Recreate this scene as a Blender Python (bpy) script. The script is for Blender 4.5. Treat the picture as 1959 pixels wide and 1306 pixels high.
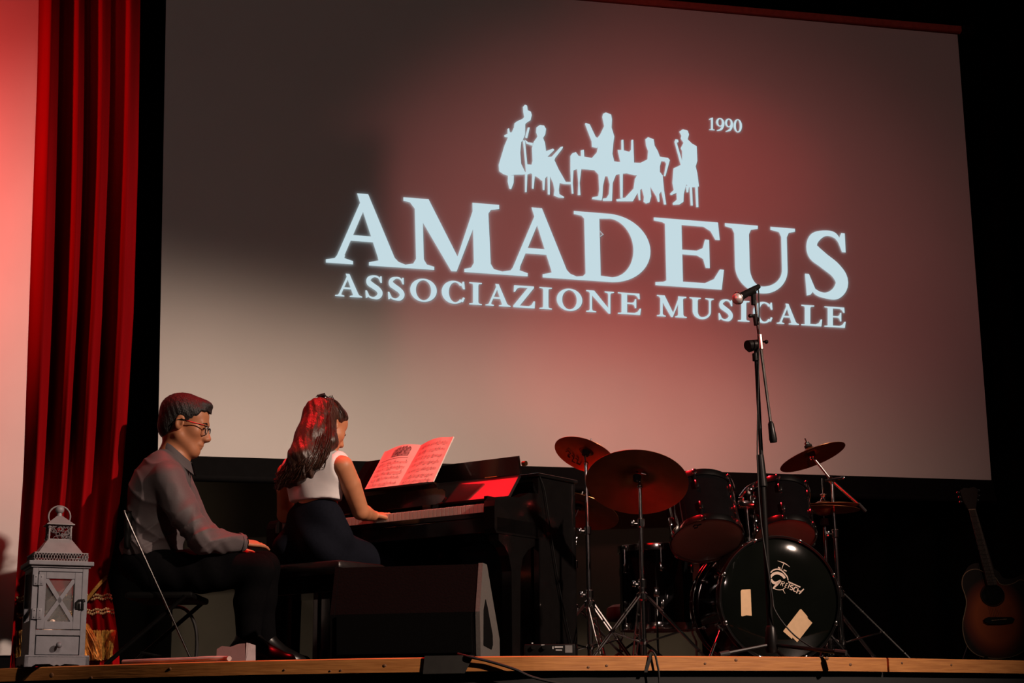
import bpy, bmesh, math, random
import numpy as np
from mathutils import Vector, Matrix

scene = bpy.context.scene
for o in list(bpy.data.objects):
    bpy.data.objects.remove(o, do_unlink=True)
random.seed(7)
COL = scene.collection

# ------------------------------------------------------------------ camera
F_PX = 3250.0
CAM_PITCH = math.atan((1395.0 - 653.0) / F_PX)
CAM_ROLL = math.radians(0.5)
CAM = Vector((0.0, 0.0, -0.27))
FW = Vector((0, math.cos(CAM_PITCH), math.sin(CAM_PITCH)))
_U0 = Vector((0, -math.sin(CAM_PITCH), math.cos(CAM_PITCH)))
_R0 = Vector((1, 0, 0))
UP = _U0 * math.cos(CAM_ROLL) + _R0 * math.sin(CAM_ROLL)
RT = _R0 * math.cos(CAM_ROLL) - _U0 * math.sin(CAM_ROLL)
cam_data = bpy.data.cameras.new('camera')
cam_data.sensor_width = 36.0
cam_data.lens = F_PX / 1959.0 * 36.0
cam_data.clip_end = 100
cam = bpy.data.objects.new('camera', cam_data)
COL.objects.link(cam)
_m = Matrix.Identity(4)
for _i in range(3):
    _m[_i][0], _m[_i][1], _m[_i][2], _m[_i][3] = RT[_i], UP[_i], -FW[_i], CAM[_i]
cam.matrix_world = _m
scene.camera = cam

# ------------------------------------------------------------------ world and exposure
world = bpy.data.worlds.new('dark_hall')
scene.world = world
world.use_nodes = True
_bg = world.node_tree.nodes['Background']
_bg.inputs[0].default_value = (0.5, 0.42, 0.38, 1)
_bg.inputs[1].default_value = 0.004
scene.view_settings.view_transform = 'Standard'
scene.view_settings.look = 'None'
scene.view_settings.exposure = 0.0
scene.view_settings.gamma = 1.0
scene.view_settings.use_curve_mapping = False

# ------------------------------------------------------------------ stage lights and added fills
def spot(name, loc, target, color, watts, angle, blend, radius=0.08):
    d = bpy.data.lights.new(name, 'SPOT')
    d.color = color
    d.energy = watts
    d.spot_size = math.radians(angle)
    d.spot_blend = blend
    d.shadow_soft_size = radius
    o = bpy.data.objects.new(name, d)
    COL.objects.link(o)
    o.location = loc
    o.rotation_euler = (Vector(target) - Vector(loc)).to_track_quat('-Z', 'Y').to_euler()
    return o

WARM = (1.0, 0.73, 0.58)
spot('warm_side_lamp', (6.4, 2.1, 4.7), (-1.3, 7.8, 0.2), WARM, 4000, 37, 1.0, 0.10)
spot('added_lantern_fill', (1.6, 0.8, 4.2), (-2.22, 7.6, 0.25), WARM, 1150, 9.5, 1.0, 0.10)  # added fill for lantern and panel, no such source known
spot('red_overhead_lamp', (-0.9, 7.8, 5.7), (-0.25, 7.65, 0.7), (1.0, 0.010, 0.016), 1500, 40, 0.8, 0.15)
spot('red_panel_lamp', (-3.4, 7.2, 2.35), (-2.5, 8.3, 2.35), (1.0, 0.07, 0.06), 95, 112, 0.35, 0.10)
spot('red_back_lamp', (-2.7, 9.8, 4.9), (0.9, 7.6, 0.8), (1.0, 0.010, 0.016), 210, 40, 0.6, 0.45)
spot('red_floor_lamp', (2.3, 5.2, 0.12), (1.5, 8.0, 1.05), (1.0, 0.012, 0.012), 55, 27, 0.9, 0.08)
spot('red_screen_lamp', (-3.4, 2.0, 3.2), (0.95, 11.3, 2.75), (1.0, 0.24, 0.22), 1000, 24, 1.0, 0.30)
spot('red_screen_high_lamp', (-3.4, 3.0, 4.2), (1.35, 11.3, 3.45), (1.0, 0.04, 0.04), 480, 10, 1.0, 0.10)
spot('red_screen_low_lamp', (-3.4, 3.0, 4.2), (0.95, 11.2, 1.80), (1.0, 0.06, 0.06), 700, 12, 1.0, 0.10)
spot('added_red_grille_spot', (-2.2, 2.5, 3.2), (0.94, 6.85, 1.47), (1.0, 0.02, 0.02), 420, 3.2, 0.6, 0.05)  # invented narrow beam, only there to redden the mic grille
spot('projector_lamp', (0.6, -1.5, 2.6), (0.35, 11.0, 3.0), (1.0, 0.70, 0.62), 210, 34, 0.35, 0.05)
for _x, _w in ((-2.4, 60), (-1.5, 75), (-0.6, 90), (0.3, 100), (1.2, 75), (2.1, 40)):
    spot('added_screen_wash', (_x, 8.5, 3.3), (_x, 11.0, 0.0), (1.0, 0.68, 0.50), _w, 76, 1.0, 0.25)  # added row of unseen spots washing the lower screen

# ------------------------------------------------------------------ pixel helpers (photo frame 1959 x 1306)
def ray(x, y):
    return FW + RT * ((x - 979.5) / F_PX) + UP * ((653.0 - y) / F_PX)
def P(x, y, Y):
    d = ray(x, y)
    return CAM + d * (Y / d.y)
def G(x, y, z):
    d = ray(x, y)
    return CAM + d * ((z - CAM.z) / d.z)
def on_plane(x, y, p0, n):
    d = ray(x, y)
    return CAM + d * ((p0 - CAM).dot(n) / d.dot(n))

# ------------------------------------------------------------------ materials
MATS = {}
def mat(name, col, rough=0.5, metal=0.0, var=0.15, scale=30.0, bump=0.0, spec=0.5, coat=0.0,
        col2=None, emit=None, emit_s=0.0, trans=0.0, stretch=None, alpha=1.0, sheen=0.0):
    if name in MATS:
        return MATS[name]
    m = bpy.data.materials.new(name)
    m.use_nodes = True
    nt = m.node_tree
    b = nt.nodes['Principled BSDF']
    b.inputs['Roughness'].default_value = rough
    b.inputs['Metallic'].default_value = metal
    b.inputs['Specular IOR Level'].default_value = spec
    b.inputs['Coat Weight'].default_value = coat
    b.inputs['Coat Roughness'].default_value = 0.05
    b.inputs['Transmission Weight'].default_value = trans
    b.inputs['Alpha'].default_value = alpha
    b.inputs['Sheen Weight'].default_value = sheen
    tc = nt.nodes.new('ShaderNodeTexCoord')
    mp = nt.nodes.new('ShaderNodeMapping')
    if stretch:
        mp.inputs['Scale'].default_value = stretch
    nt.links.new(tc.outputs['Object'], mp.inputs['Vector'])
    nz = nt.nodes.new('ShaderNodeTexNoise')
    nz.inputs['Scale'].default_value = scale
    nz.inputs['Detail'].default_value = 4
    nt.links.new(mp.outputs['Vector'], nz.inputs['Vector'])
    rp = nt.nodes.new('ShaderNodeValToRGB')
    c2 = col2 if col2 else tuple(min(1.0, c * (1 + var)) for c in col)
    c1 = col if col2 else tuple(c * (1 - var) for c in col)
    rp.color_ramp.elements[0].position = 0.3
    rp.color_ramp.elements[1].position = 0.7
    rp.color_ramp.elements[0].color = (*c1, 1)
    rp.color_ramp.elements[1].color = (*c2, 1)
    nt.links.new(nz.outputs['Fac'], rp.inputs['Fac'])
    nt.links.new(rp.outputs['Color'], b.inputs['Base Color'])
    if bump:
        bp = nt.nodes.new('ShaderNodeBump')
        bp.inputs['Strength'].default_value = bump
        bp.inputs['Distance'].default_value = 0.01
        nt.links.new(nz.outputs['Fac'], bp.inputs['Height'])
        nt.links.new(bp.outputs['Normal'], b.inputs['Normal'])
    if emit:
        b.inputs['Emission Color'].default_value = (*emit, 1)
        b.inputs['Emission Strength'].default_value = emit_s
    MATS[name] = m
    return m

# ------------------------------------------------------------------ object helpers
ORG = {}
def link(o, parent=None):
    COL.objects.link(o)
    if parent is not None:
        o.parent = parent
    return o
def tag(o, label=None, cat=None, group=None, kind=None):
    if label: o['label'] = label
    if cat: o['category'] = cat
    if group: o['group'] = group
    if kind: o['kind'] = kind
    return o
def thing(name, loc, label, cat, group=None):
    o = bpy.data.objects.new(name, None)
    o.empty_display_size = 0.05
    o.location = loc
    link(o)
    ORG[o] = Vector(loc)
    return tag(o, label, cat, group)

def frame(z, hint=Vector((0, 0, 1)), org=Vector((0, 0, 0))):
    """matrix whose local Z is z; local Y is as near to hint as possible"""
    z = Vector(z).normalized()
    h = Vector(hint)
    if abs(h.normalized().dot(z)) > 0.98:
        h = Vector((0, 1, 0)) if abs(z.y) < 0.9 else Vector((1, 0, 0))
    x = h.cross(z).normalized()
    y = z.cross(x)
    m = Matrix.Identity(4)
    for i in range(3):
        m[i][0], m[i][1], m[i][2], m[i][3] = x[i], y[i], z[i], org[i]
    return m
def axes(x, y, z, org):
    m = Matrix.Identity(4)
    for i in range(3):
        m[i][0], m[i][1], m[i][2], m[i][3] = x[i], y[i], z[i], org[i]
    return m

class MB:
    """collects shapes; build() links them as one mesh object"""
    def __init__(s, M=None):
        s.v = []; s.f = []; s.M = M or Matrix.Identity(4)
    def add(s, vs, fs, M=None):
        n = len(s.v)
        T = s.M @ M if M is not None else s.M
        s.v += [T @ Vector(v) for v in vs]
        s.f += [tuple(i + n for i in f) for f in fs]
        return s
    def box(s, lo, hi, bev=0.0, M=None):
        x0, y0, z0 = lo; x1, y1, z1 = hi
        if bev <= 0:
            vs = [(x0,y0,z0),(x1,y0,z0),(x1,y1,z0),(x0,y1,z0),(x0,y0,z1),(x1,y0,z1),(x1,y1,z1),(x0,y1,z1)]
            return s.add(vs, [(0,3,2,1),(4,5,6,7),(0,1,5,4),(1,2,6,5),(2,3,7,6),(3,0,4,7)], M)
        bm = bmesh.new()
        bmesh.ops.create_cube(bm, size=1.0)
        for v in bm.verts:
            v.co = Vector(((x0+x1)/2 + v.co.x*(x1-x0), (y0+y1)/2 + v.co.y*(y1-y0), (z0+z1)/2 + v.co.z*(z1-z0)))
        bmesh.ops.bevel(bm, geom=list(bm.edges), offset=bev, segments=2, affect='EDGES', profile=0.5)
        bm.verts.index_update()
        vs = [v.co.copy() for v in bm.verts]; fs = [tuple(v.index for v in f.verts) for f in bm.faces]
        bm.free()
        return s.add(vs, fs, M)
    def cbox(s, c, size, bev=0.0, M=None):
        return s.box([c[i]-size[i]/2 for i in range(3)], [c[i]+size[i]/2 for i in range(3)], bev, M)
    def lathe(s, prof, n=24, M=None, closed=False):
        """prof: list of (r, z) about local Z"""
        vs = []; fs = []
        for r, z in prof:
            for k in range(n):
                a = 2*math.pi*k/n
                vs.append((r*math.cos(a), r*math.sin(a), z))
        m = len(prof)
        for i in range(m if closed else m-1):
            j = (i+1) % m
            for k in range(n):
                k2 = (k+1) % n
                fs.append((i*n+k, i*n+k2, j*n+k2, j*n+k))
        if not closed:
            if prof[0][0] > 1e-6: fs.append(tuple(range(n-1, -1, -1)))
            if prof[-1][0] > 1e-6: fs.append(tuple((m-1)*n+k for k in range(n)))
        return s.add(vs, fs, M)
    def cyl(s, a, b, r0, r1=None, n=14):
        a = Vector(a); b = Vector(b)
        r1 = r0 if r1 is None else r1
        L = (b-a).length
        if L < 1e-6: return s
        return s.lathe([(r0, 0), (r1, L)], n, frame(b-a, org=a))
    def tube(s, pts, r, n=8, r1=None, cap=True):
        pts = [Vector(p) for p in pts]
        m = len(pts); vs = []; fs = []
        t0 = (pts[1]-pts[0]).normalized()
        h = Vector((0,0,1)) if abs(t0.z) < 0.9 else Vector((1,0,0))
        x = h.cross(t0).normalized()
        for i, p in enumerate(pts):
            t = (pts[min(i+1,m-1)] - pts[max(i-1,0)]).normalized()
            x = (x - t*x.dot(t))
            x = x.normalized() if x.length > 1e-6 else t.orthogonal().normalized()
            y = t.cross(x)
            rr = r[i] if isinstance(r, (list, tuple)) else (r if r1 is None else r + (r1-r)*i/(m-1))
            for k in range(n):
                a = 2*math.pi*k/n
                vs.append(p + x*(rr*math.cos(a)) + y*(rr*math.sin(a)))
        for i in range(m-1):
            for k in range(n):
                k2 = (k+1) % n
                fs.append((i*n+k, i*n+k2, (i+1)*n+k2, (i+1)*n+k))
        if cap:
            fs.append(tuple(range(n-1,-1,-1))); fs.append(tuple((m-1)*n+k for k in range(n)))
        return s.add(vs, fs)
    def ball(s, c, r, n=14, M=None):
        rx, ry, rz = (r, r, r) if not isinstance(r, (tuple, list)) else r
        prof = [(math.sin(math.pi*i/(n//2)), -math.cos(math.pi*i/(n//2))) for i in range(n//2+1)]
        T = Matrix.Translation(Vector(c)) @ (M if M is not None else Matrix.Identity(4)) @ Matrix.Diagonal((rx, ry, rz, 1))
        return s.lathe(prof, n, T)
    def torus(s, c, axis, R, r, n=32, k=8, a0=0.0, a1=2*math.pi):
        T = frame(axis, org=Vector(c))
        pts = []
        full = abs(a1-a0-2*math.pi) < 1e-6
        if full:
            return s.lathe([(R+r*math.cos(2*math.pi*i/k), r*math.sin(2*math.pi*i/k)) for i in range(k)], n, T, closed=True)
        for i in range(n+1):
            a = a0+(a1-a0)*i/n
            pts.append(T @ Vector((R*math.cos(a), R*math.sin(a), 0)))
        return s.tube(pts, r, k)
    def prism(s, poly, ext, M=None):
        """poly: 3D points of a flat polygon, ext: extrusion vector"""
        n = len(poly); e = Vector(ext)
        vs = [Vector(p) for p in poly] + [Vector(p)+e for p in poly]
        fs = [tuple(range(n-1,-1,-1)), tuple(range(n, 2*n))]
        fs += [(i, (i+1)%n, n+(i+1)%n, n+i) for i in range(n)]
        return s.add(vs, fs, M)
    def grid(s, rows):
        n = len(rows[0]); vs = [p for r in rows for p in r]; fs = []
        for i in range(len(rows)-1):
            for k in range(n-1):
                fs.append((i*n+k, i*n+k+1, (i+1)*n+k+1, (i+1)*n+k))
        return s.add(vs, fs)
    def build(s, name, m, parent=None, smooth=False, org=None, angle=35):
        if parent is not None:
            o0 = ORG[parent]
        else:
            o0 = Vector(org) if org is not None else Vector((0,0,0))
        me = bpy.data.meshes.new(name)
        me.from_pydata([tuple(v - o0) for v in s.v], [], s.f)
        bm = bmesh.new(); bm.from_mesh(me)
        bmesh.ops.recalc_face_normals(bm, faces=bm.faces)
        if smooth:
            lim = math.radians(angle)
            for f in bm.faces: f.smooth = True
            for e in bm.edges:
                if len(e.link_faces) == 2 and e.calc_face_angle(0) > lim: e.smooth = False
        bm.to_mesh(me); bm.free()
        me.materials.append(m)
        o = bpy.data.objects.new(name, me)
        if parent is None:
            o.location = o0
        link(o, parent)
        ORG[o] = o0
        return o

def copy_part(o, parent, loc=None):
    c = o.copy()
    link(c, parent)
    if loc is not None: c.location = loc
    ORG[c] = ORG[o]
    return c

def bez(pts, n=24):
    """Catmull-Rom through pts"""
    pts = [Vector(p) for p in pts]
    out = []
    P0 = [pts[0]*2-pts[1]] + pts + [pts[-1]*2-pts[-2]]
    segs = len(pts)-1
    for i in range(segs):
        a, b, c, d = P0[i:i+4]
        for k in range(max(2, n//segs)):
            t = k/max(2, n//segs)
            out.append(0.5*((2*b) + (c-a)*t + (2*a-5*b+4*c-d)*t*t + (3*b-a-3*c+d)*t*t*t))
    out.append(pts[-1])
    return out

# ------------------------------------------------------------------ implicit surfaces for bodies, hair and cloth
class SDF:
    def __init__(s, lo, hi, h):
        s.h = h; s.lo = np.array(lo, dtype=np.float32)
        n = np.ceil((np.array(hi)-np.array(lo))/h).astype(int)+1
        s.n = n
        s.ax = [s.lo[i] + h*np.arange(n[i], dtype=np.float32) for i in range(3)]
        s.val = np.full(tuple(n), 0.05, dtype=np.float32)
    def _sl(s, lo, hi, m):
        out = []
        for i in range(3):
            a = int(max(0, math.floor((lo[i]-m-s.lo[i])/s.h))); b = int(min(s.n[i], math.ceil((hi[i]+m-s.lo[i])/s.h)+1))
            if b <= a: return None
            out.append(slice(a, b))
        return tuple(out)
    def _pts(s, sl):
        return np.meshgrid(s.ax[0][sl[0]], s.ax[1][sl[1]], s.ax[2][sl[2]], indexing='ij')
    def _mix(s, sl, d, k, op):
        v = s.val[sl]
        if op == 'sub': d = -d
        if op == 'add':
            if k > 0:
                hh = np.clip(0.5+0.5*(v-d)/k, 0, 1); s.val[sl] = v*(1-hh)+d*hh - k*hh*(1-hh)
            else: s.val[sl] = np.minimum(v, d)
        else:
            if k > 0:
                hh = np.clip(0.5-0.5*(v-d)/k, 0, 1); s.val[sl] = v*(1-hh)+d*hh + k*hh*(1-hh)
            else: s.val[sl] = np.maximum(v, d)
    def cone(s, a, b, r0, r1=None, k=0.02, op='add'):
        r1 = r0 if r1 is None else r1
        a = np.array(a, dtype=np.float32); b = np.array(b, dtype=np.float32); R = max(r0, r1)
        sl = s._sl(np.minimum(a,b)-R, np.maximum(a,b)+R, k+3*s.h)
        if sl is None: return s
        X, Y, Z = s._pts(sl)
        ab = b-a; L2 = float(ab@ab)+1e-12
        t = np.clip(((X-a[0])*ab[0]+(Y-a[1])*ab[1]+(Z-a[2])*ab[2])/L2, 0, 1)
        d = np.sqrt((X-a[0]-t*ab[0])**2+(Y-a[1]-t*ab[1])**2+(Z-a[2]-t*ab[2])**2) - (r0+(r1-r0)*t)
        s._mix(sl, d, k, op); return s
    def chain(s, pts, rs, k=0.02, op='add'):
        for i in range(len(pts)-1):
            s.cone(pts[i], pts[i+1], rs[i], rs[i+1], k, op)
        return s
    def ell(s, c, r, M=None, k=0.02, op='add'):
        """M: 3x3 world-from-local rotation"""
        c = np.array(c, dtype=np.float32); r = np.array(r, dtype=np.float32)
        R = float(r.max())
        sl = s._sl(c-R, c+R, k+3*s.h)
        if sl is None: return s
        X, Y, Z = s._pts(sl)
        X = X-c[0]; Y = Y-c[1]; Z = Z-c[2]
        if M is not None:
            m = np.array(M, dtype=np.float32)
            X, Y, Z = (m[0,0]*X+m[1,0]*Y+m[2,0]*Z, m[0,1]*X+m[1,1]*Y+m[2,1]*Z, m[0,2]*X+m[1,2]*Y+m[2,2]*Z)
        k0 = np.sqrt((X/r[0])**2+(Y/r[1])**2+(Z/r[2])**2)
        k1 = np.sqrt((X/r[0]**2)**2+(Y/r[1]**2)**2+(Z/r[2]**2)**2)+1e-9
        s._mix(sl, k0*(k0-1)/k1, k, op); return s
    def plane(s, p, n, k=0.0, op='int'):
        """keep the side against n"""
        sl = (slice(None),)*3
        X, Y, Z = s._pts(sl)
        d = (X-p[0])*n[0]+(Y-p[1])*n[1]+(Z-p[2])*n[2]
        s._mix(sl, d, k, 'int'); return s
    def fn(s, f, k=0.0, op='int'):
        sl = (slice(None),)*3
        s._mix(sl, f(*s._pts(sl)).astype(np.float32), k, op); return s
    def disp(s, f):
        X, Y, Z = s._pts((slice(None),)*3)
        near = np.abs(s.val) < 0.03
        s.val[near] += f(X[near], Y[near], Z[near]).astype(np.float32)
        return s
    def mesh(s, smooth_it=1):
        v = s.val; nx, ny, nz = v.shape
        ins = v < 0
        cnt = np.zeros((nx-1, ny-1, nz-1), dtype=np.int8)
        for i in (0,1):
            for j in (0,1):
                for k in (0,1):
                    cnt += ins[i:nx-1+i, j:ny-1+j, k:nz-1+k]
        act = np.argwhere((cnt > 0) & (cnt < 8))
        idx = -np.ones(cnt.shape, dtype=np.int64)
        idx[act[:,0], act[:,1], act[:,2]] = np.arange(len(act))
        acc = np.zeros((len(act), 3)); num = np.zeros(len(act))
        cor = [(0,0,0),(1,0,0),(0,1,0),(1,1,0),(0,0,1),(1,0,1),(0,1,1),(1,1,1)]
        cv = [v[act[:,0]+c[0], act[:,1]+c[1], act[:,2]+c[2]] for c in cor]
        for a in range(8):
            for b in range(a+1, 8):
                if sum(abs(cor[a][i]-cor[b][i]) for i in range(3)) != 1: continue
                m = (cv[a] < 0) != (cv[b] < 0)
                t = cv[a][m]/(cv[a][m]-cv[b][m])
                pa = np.array(cor[a]); pb = np.array(cor[b])
                acc[m] += pa + t[:,None]*(pb-pa); num[m] += 1
        P3 = (act + acc/num[:,None])*s.h + s.lo
        faces = []
        for axis in range(3):
            o1, o2 = [(1,2),(2,0),(0,1)][axis]
            sl0 = [slice(None)]*3; sl1 = [slice(None)]*3
            sl0[axis] = slice(0, v.shape[axis]-1); sl1[axis] = slice(1, v.shape[axis])
            e = np.argwhere(ins[tuple(sl0)] != ins[tuple(sl1)])
            ok = (e[:,o1] > 0) & (e[:,o2] > 0) & (e[:,o1] < v.shape[o1]-1) & (e[:,o2] < v.shape[o2]-1)
            e = e[ok]
            if len(e) == 0: continue
            def cell(d1, d2):
                q = e.copy(); q[:,o1] -= d1; q[:,o2] -= d2
                return idx[q[:,0], q[:,1], q[:,2]]
            q = np.stack([cell(1,1), cell(0,1), cell(0,0), cell(1,0)], 1)
            flip = ~ins[tuple(sl0)][e[:,0], e[:,1], e[:,2]]
            q[flip] = q[flip][:, ::-1]
            faces.append(q)
        Fq = np.concatenate(faces)
        Fq = Fq[(Fq >= 0).all(1)]
        for _ in range(smooth_it):
            a2 = np.zeros_like(P3); n2 = np.zeros(len(P3))
            for i in range(4):
                j = (i+1) % 4
                np.add.at(a2, Fq[:,i], P3[Fq[:,j]]); np.add.at(n2, Fq[:,i], 1)
                np.add.at(a2, Fq[:,j], P3[Fq[:,i]]); np.add.at(n2, Fq[:,j], 1)
            P3 = P3*0.5 + 0.5*a2/np.maximum(n2,1)[:,None]
        return P3, Fq
    def build(s, name, m, parent, smooth_it=1):
        P3, Fq = s.mesh(smooth_it)
        o0 = ORG[parent]
        me = bpy.data.meshes.new(name)
        me.vertices.add(len(P3)); me.vertices.foreach_set('co', (P3-np.array(o0)).astype(np.float32).ravel())
        me.loops.add(len(Fq)*4); me.loops.foreach_set('vertex_index', Fq.astype(np.int32).ravel())
        me.polygons.add(len(Fq)); me.polygons.foreach_set('loop_start', np.arange(0, len(Fq)*4, 4, dtype=np.int32))
        me.polygons.foreach_set('use_smooth', np.ones(len(Fq), dtype=bool))
        me.update(calc_edges=True); me.validate()
        me.materials.append(m)
        o = bpy.data.objects.new(name, me)
        link(o, parent); ORG[o] = o0
        return o

def rot3(fwd, up=Vector((0,0,1))):
    """columns: forward, left, up"""
    f = Vector(fwd).normalized(); l = Vector(up).cross(f).normalized(); u = f.cross(l)
    return np.array([[f[i], l[i], u[i]] for i in range(3)])

# ================================================================== setting: stage floor, edge boards, walls
m_floor = mat('black_stage_paint', (0.012, 0.011, 0.011), 0.35, scale=12, bump=0.05)
m_skirt = mat('black_skirt_cloth', (0.010, 0.011, 0.012), 0.8, scale=8)
m_pine = mat('pine_board', (0.40, 0.15, 0.036), 0.6, col2=(0.57, 0.24, 0.065), scale=9, bump=0.12, stretch=(1, 1, 14))
m_knot = mat('pine_knot', (0.16, 0.07, 0.03), 0.6)
m_panel = mat('white_painted_panel', (0.85, 0.80, 0.78), 0.75, var=0.03, scale=3)
m_back = mat('olive_grey_wall', (0.105, 0.10, 0.073), 0.9, var=0.12, scale=2)
m_black = mat('black_velvet', (0.002, 0.002, 0.002), 0.95, spec=0.02, scale=6)
m_border = mat('matte_black_border', (0.004, 0.004, 0.0045), 0.9, spec=0.1)

EDGE_PX = [(-160, 1283.5), (0, 1278), (200, 1271), (400, 1265), (600, 1260.5), (800, 1257), (1000, 1254.2), (1150, 1254),
           (1300, 1254.4), (1560, 1256), (1700, 1258), (1959, 1263), (2120, 1266.5)]
EDGE = [G(x, y, 0.0) for x, y in EDGE_PX]
EDGE_S = bez(EDGE, 96)
def edge_between(x0, x1):
    """points along the apron edge between two photo columns"""
    a = G(x0, 1258, 0).x / G(x0, 1258, 0).y; b = G(x1, 1258, 0).x / G(x1, 1258, 0).y
    out = []
    for i in range(len(EDGE_S)-1):
        p, q = EDGE_S[i], EDGE_S[i+1]
        for k in range(6):
            r = p.lerp(q, k/6)
            if a <= r.x/r.y <= b: out.append(r)
    return out
def back_off(pts, d):
    out = []
    for i, p in enumerate(pts):
        t = (pts[min(i+1, len(pts)-1)] - pts[max(i-1, 0)]); t.z = 0; t.normalize()
        out.append(p + Vector((-t.y, t.x, 0))*d)
    return out
def strip_board(pts, z0, z1, depth, name, m, parent=None, gap=0.0):
    inn = back_off(pts, depth)
    mb = MB()
    n = len(pts)
    vs = []
    for p, q in zip(pts, inn):
        vs += [(p.x, p.y, z0), (p.x, p.y, z1 - 0.004), (p.x*0.999, p.y+0.004, z1), (q.x, q.y, z1), (q.x, q.y, z0)]
    fs = []
    for i in range(n-1):
        for k in range(5):
            fs.append((i*5+k, i*5+(k+1) % 5, (i+1)*5+(k+1) % 5, (i+1)*5+k))
    fs += [(0, 1, 2, 3, 4), tuple((n-1)*5+k for k in (4, 3, 2, 1, 0))]
    mb.add(vs, fs)
    return mb.build(name, m, parent, smooth=True, org=(pts[n//2].x, pts[n//2].y, 0) if parent is None else None)

_fp = back_off(EDGE_S, 0.045)
mb = MB()
mb.prism([(p.x, p.y, -0.06) for p in _fp] + [(4.5, 13.0, -0.06), (-4.5, 13.0, -0.06)], (0, 0, 0.06))
tag(mb.build('floor', m_floor), kind='structure')
for i, (a, b) in enumerate([(-150, 868), (869, 1696.6), (1697.2, 2110)]):
    tag(strip_board(edge_between(a, b), -0.055, 0.0, 0.045, 'trim_%d' % (i+1), m_pine), kind='structure')
_kn = [(100, 1291, 5), (175, 1296, 3), (325, 1279, 3), (543, 1281, 2.2), (632, 1283, 2), (652, 1282, 2), (736, 1273, 3), (1125, 1276, 2.5), (1160, 1273, 2.5),
       (1410, 1262, 3), (1347, 1269, 2.2), (1582, 1259, 3.5), (1626, 1271, 3), (1813, 1272, 2.4), (1724, 1268, 2.4)]
for kx, ky, kr in _kn:
    par = bpy.data.objects['trim_1' if kx < 868 else 'trim_2' if kx < 1697 else 'trim_3']
    p = min(EDGE_S, key=lambda e: abs(e.x/e.y - G(kx, 1258, 0).x/G(kx, 1258, 0).y))
    c = P(kx, ky, p.y)
    nn = Vector((p.x*0.25, -1, 0)).normalized()
    pts = edge_between(kx-25, kx+25)
    t = (pts[-1]-pts[0]).normalized(); nn = Vector((t.y, -t.x, 0))
    c = c - nn*((c-pts[len(pts)//2]).dot(nn))
    mb = MB(); mb.ball(c, (kr/480*1.2, kr/480, 0.0025), 12, frame(nn).to_3x3().to_4x4())
    mb.build('knot', m_knot, par, smooth=True)
strip_board(back_off(edge_between(-150, 2110), 0.03), -0.95, -0.055, 0.02, 'wall_front', m_skirt)
tag(bpy.data.objects['wall_front'], kind='structure')

# white proscenium panel at the left
YP = 8.3
xr = P(120, 640, YP).x
zp = P(20, 1254, YP).z
mb = MB()
mb.box((xr-2.6, YP, zp), (xr, YP+0.07, 4.9), 0.008)
tag(mb.build('wall_left', m_panel, smooth=True, org=(xr-1, YP, zp)), kind='structure')
mb = MB(); mb.box((xr-2.6, YP+0.015, 0.0), (xr-0.012, YP+0.06, zp))
tag(mb.build('baseboard_left', m_border, org=(xr-1, YP, 0)), kind='structure')

# back wall, dim olive panel low down, black drapes round it
YB = 12.1
mb = MB(); mb.box((-4.5, YB, 0), (4.5, YB+0.1, 1.75))
tag(mb.build('wall_back', m_back, org=(0, YB, 0)), kind='structure')
def drape(x0, x1, y, z0, z1, name, m, folds, amp, label):
    rows = []
    n = folds*10
    for z in (z0, (z0+z1)/2, z1):
        rows.append([Vector((x0+(x1-x0)*i/n, y + amp*math.sin(2*math.pi*folds*i/n) + amp*0.4*math.sin(2*math.pi*folds*0.37*i/n+1), z)) for i in range(n+1)])
    mb = MB(); mb.grid(rows)
    rows2 = [[p + Vector((0, 0.012, 0)) for p in r] for r in rows]
    mb.grid(rows2)
    o = mb.build(name, m, smooth=True, org=((x0+x1)/2, y, z0), angle=80)
    return tag(o, label, 'curtain')
_xa = P(1338, 1050, 11.75).x
drape(_xa, 4.6, 11.75, 0.0, 5.6, 'black_drape', m_black, 10, 0.04, 'tall black stage drape hanging at the right behind the drum kit and guitar')
drape(-4.6, P(333, 1050, 11.75).x, 11.75, 0.0, 5.6, 'black_drape', m_black, 8, 0.04, 'tall black stage drape hanging at the left between red curtain and screen')
drape(-4.6, 4.6, 12.0, 1.70, 6.2, 'black_drape', m_black, 22, 0.03, 'wide black backdrop drape hanging behind the projection screen')

# ================================================================== projection screen with the projected logo
SY = math.radians(11.8)
S_H = Vector((math.cos(SY), math.sin(SY), 0)); S_N = Vector((math.sin(SY), -math.cos(SY), 0))
S_0 = P(1100, 500, 11.0)
def S(x, y, off=0.0):
    return on_plane(x, y, S_0 + S_N*off, S_N)
m_screen = mat('matte_white_screen_cloth', (0.68, 0.67, 0.66), 0.9, var=0.02, scale=2, spec=0.2)
m_bar = mat('red_lit_bar', (0.42, 0.07, 0.05), 0.5)  # red stage light on the bar is put into its base colour
scr = thing('projection_screen', S(1100, 900), 'huge white roll-down projection screen glowing dull red behind the stage', 'screen')
TL, TR, BL, BR = S(319, -70), S(1832, 66), S(302, 871), S(1897, 919)
rows = []
NV, NH = 24, 60
for j in range(NV+1):
    v = j/NV
    row = []
    for i in range(NH+1):
        u = i/NH
        p = TL.lerp(TR, u).lerp(BL.lerp(BR, u), v)
        w = 0.002*math.sin(9*u+2) + 0.012*max(0, v-0.8)*math.sin(60*u)*math.exp(-((u-0.36)/0.12)**2)
        row.append(p + S_N*(w))
    rows.append(row)
mb = MB(); mb.grid(rows); mb.grid([[p - S_N*0.004 for p in r] for r in rows])
mb.build('screen_cloth', m_screen, scr, smooth=True, angle=80)
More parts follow.
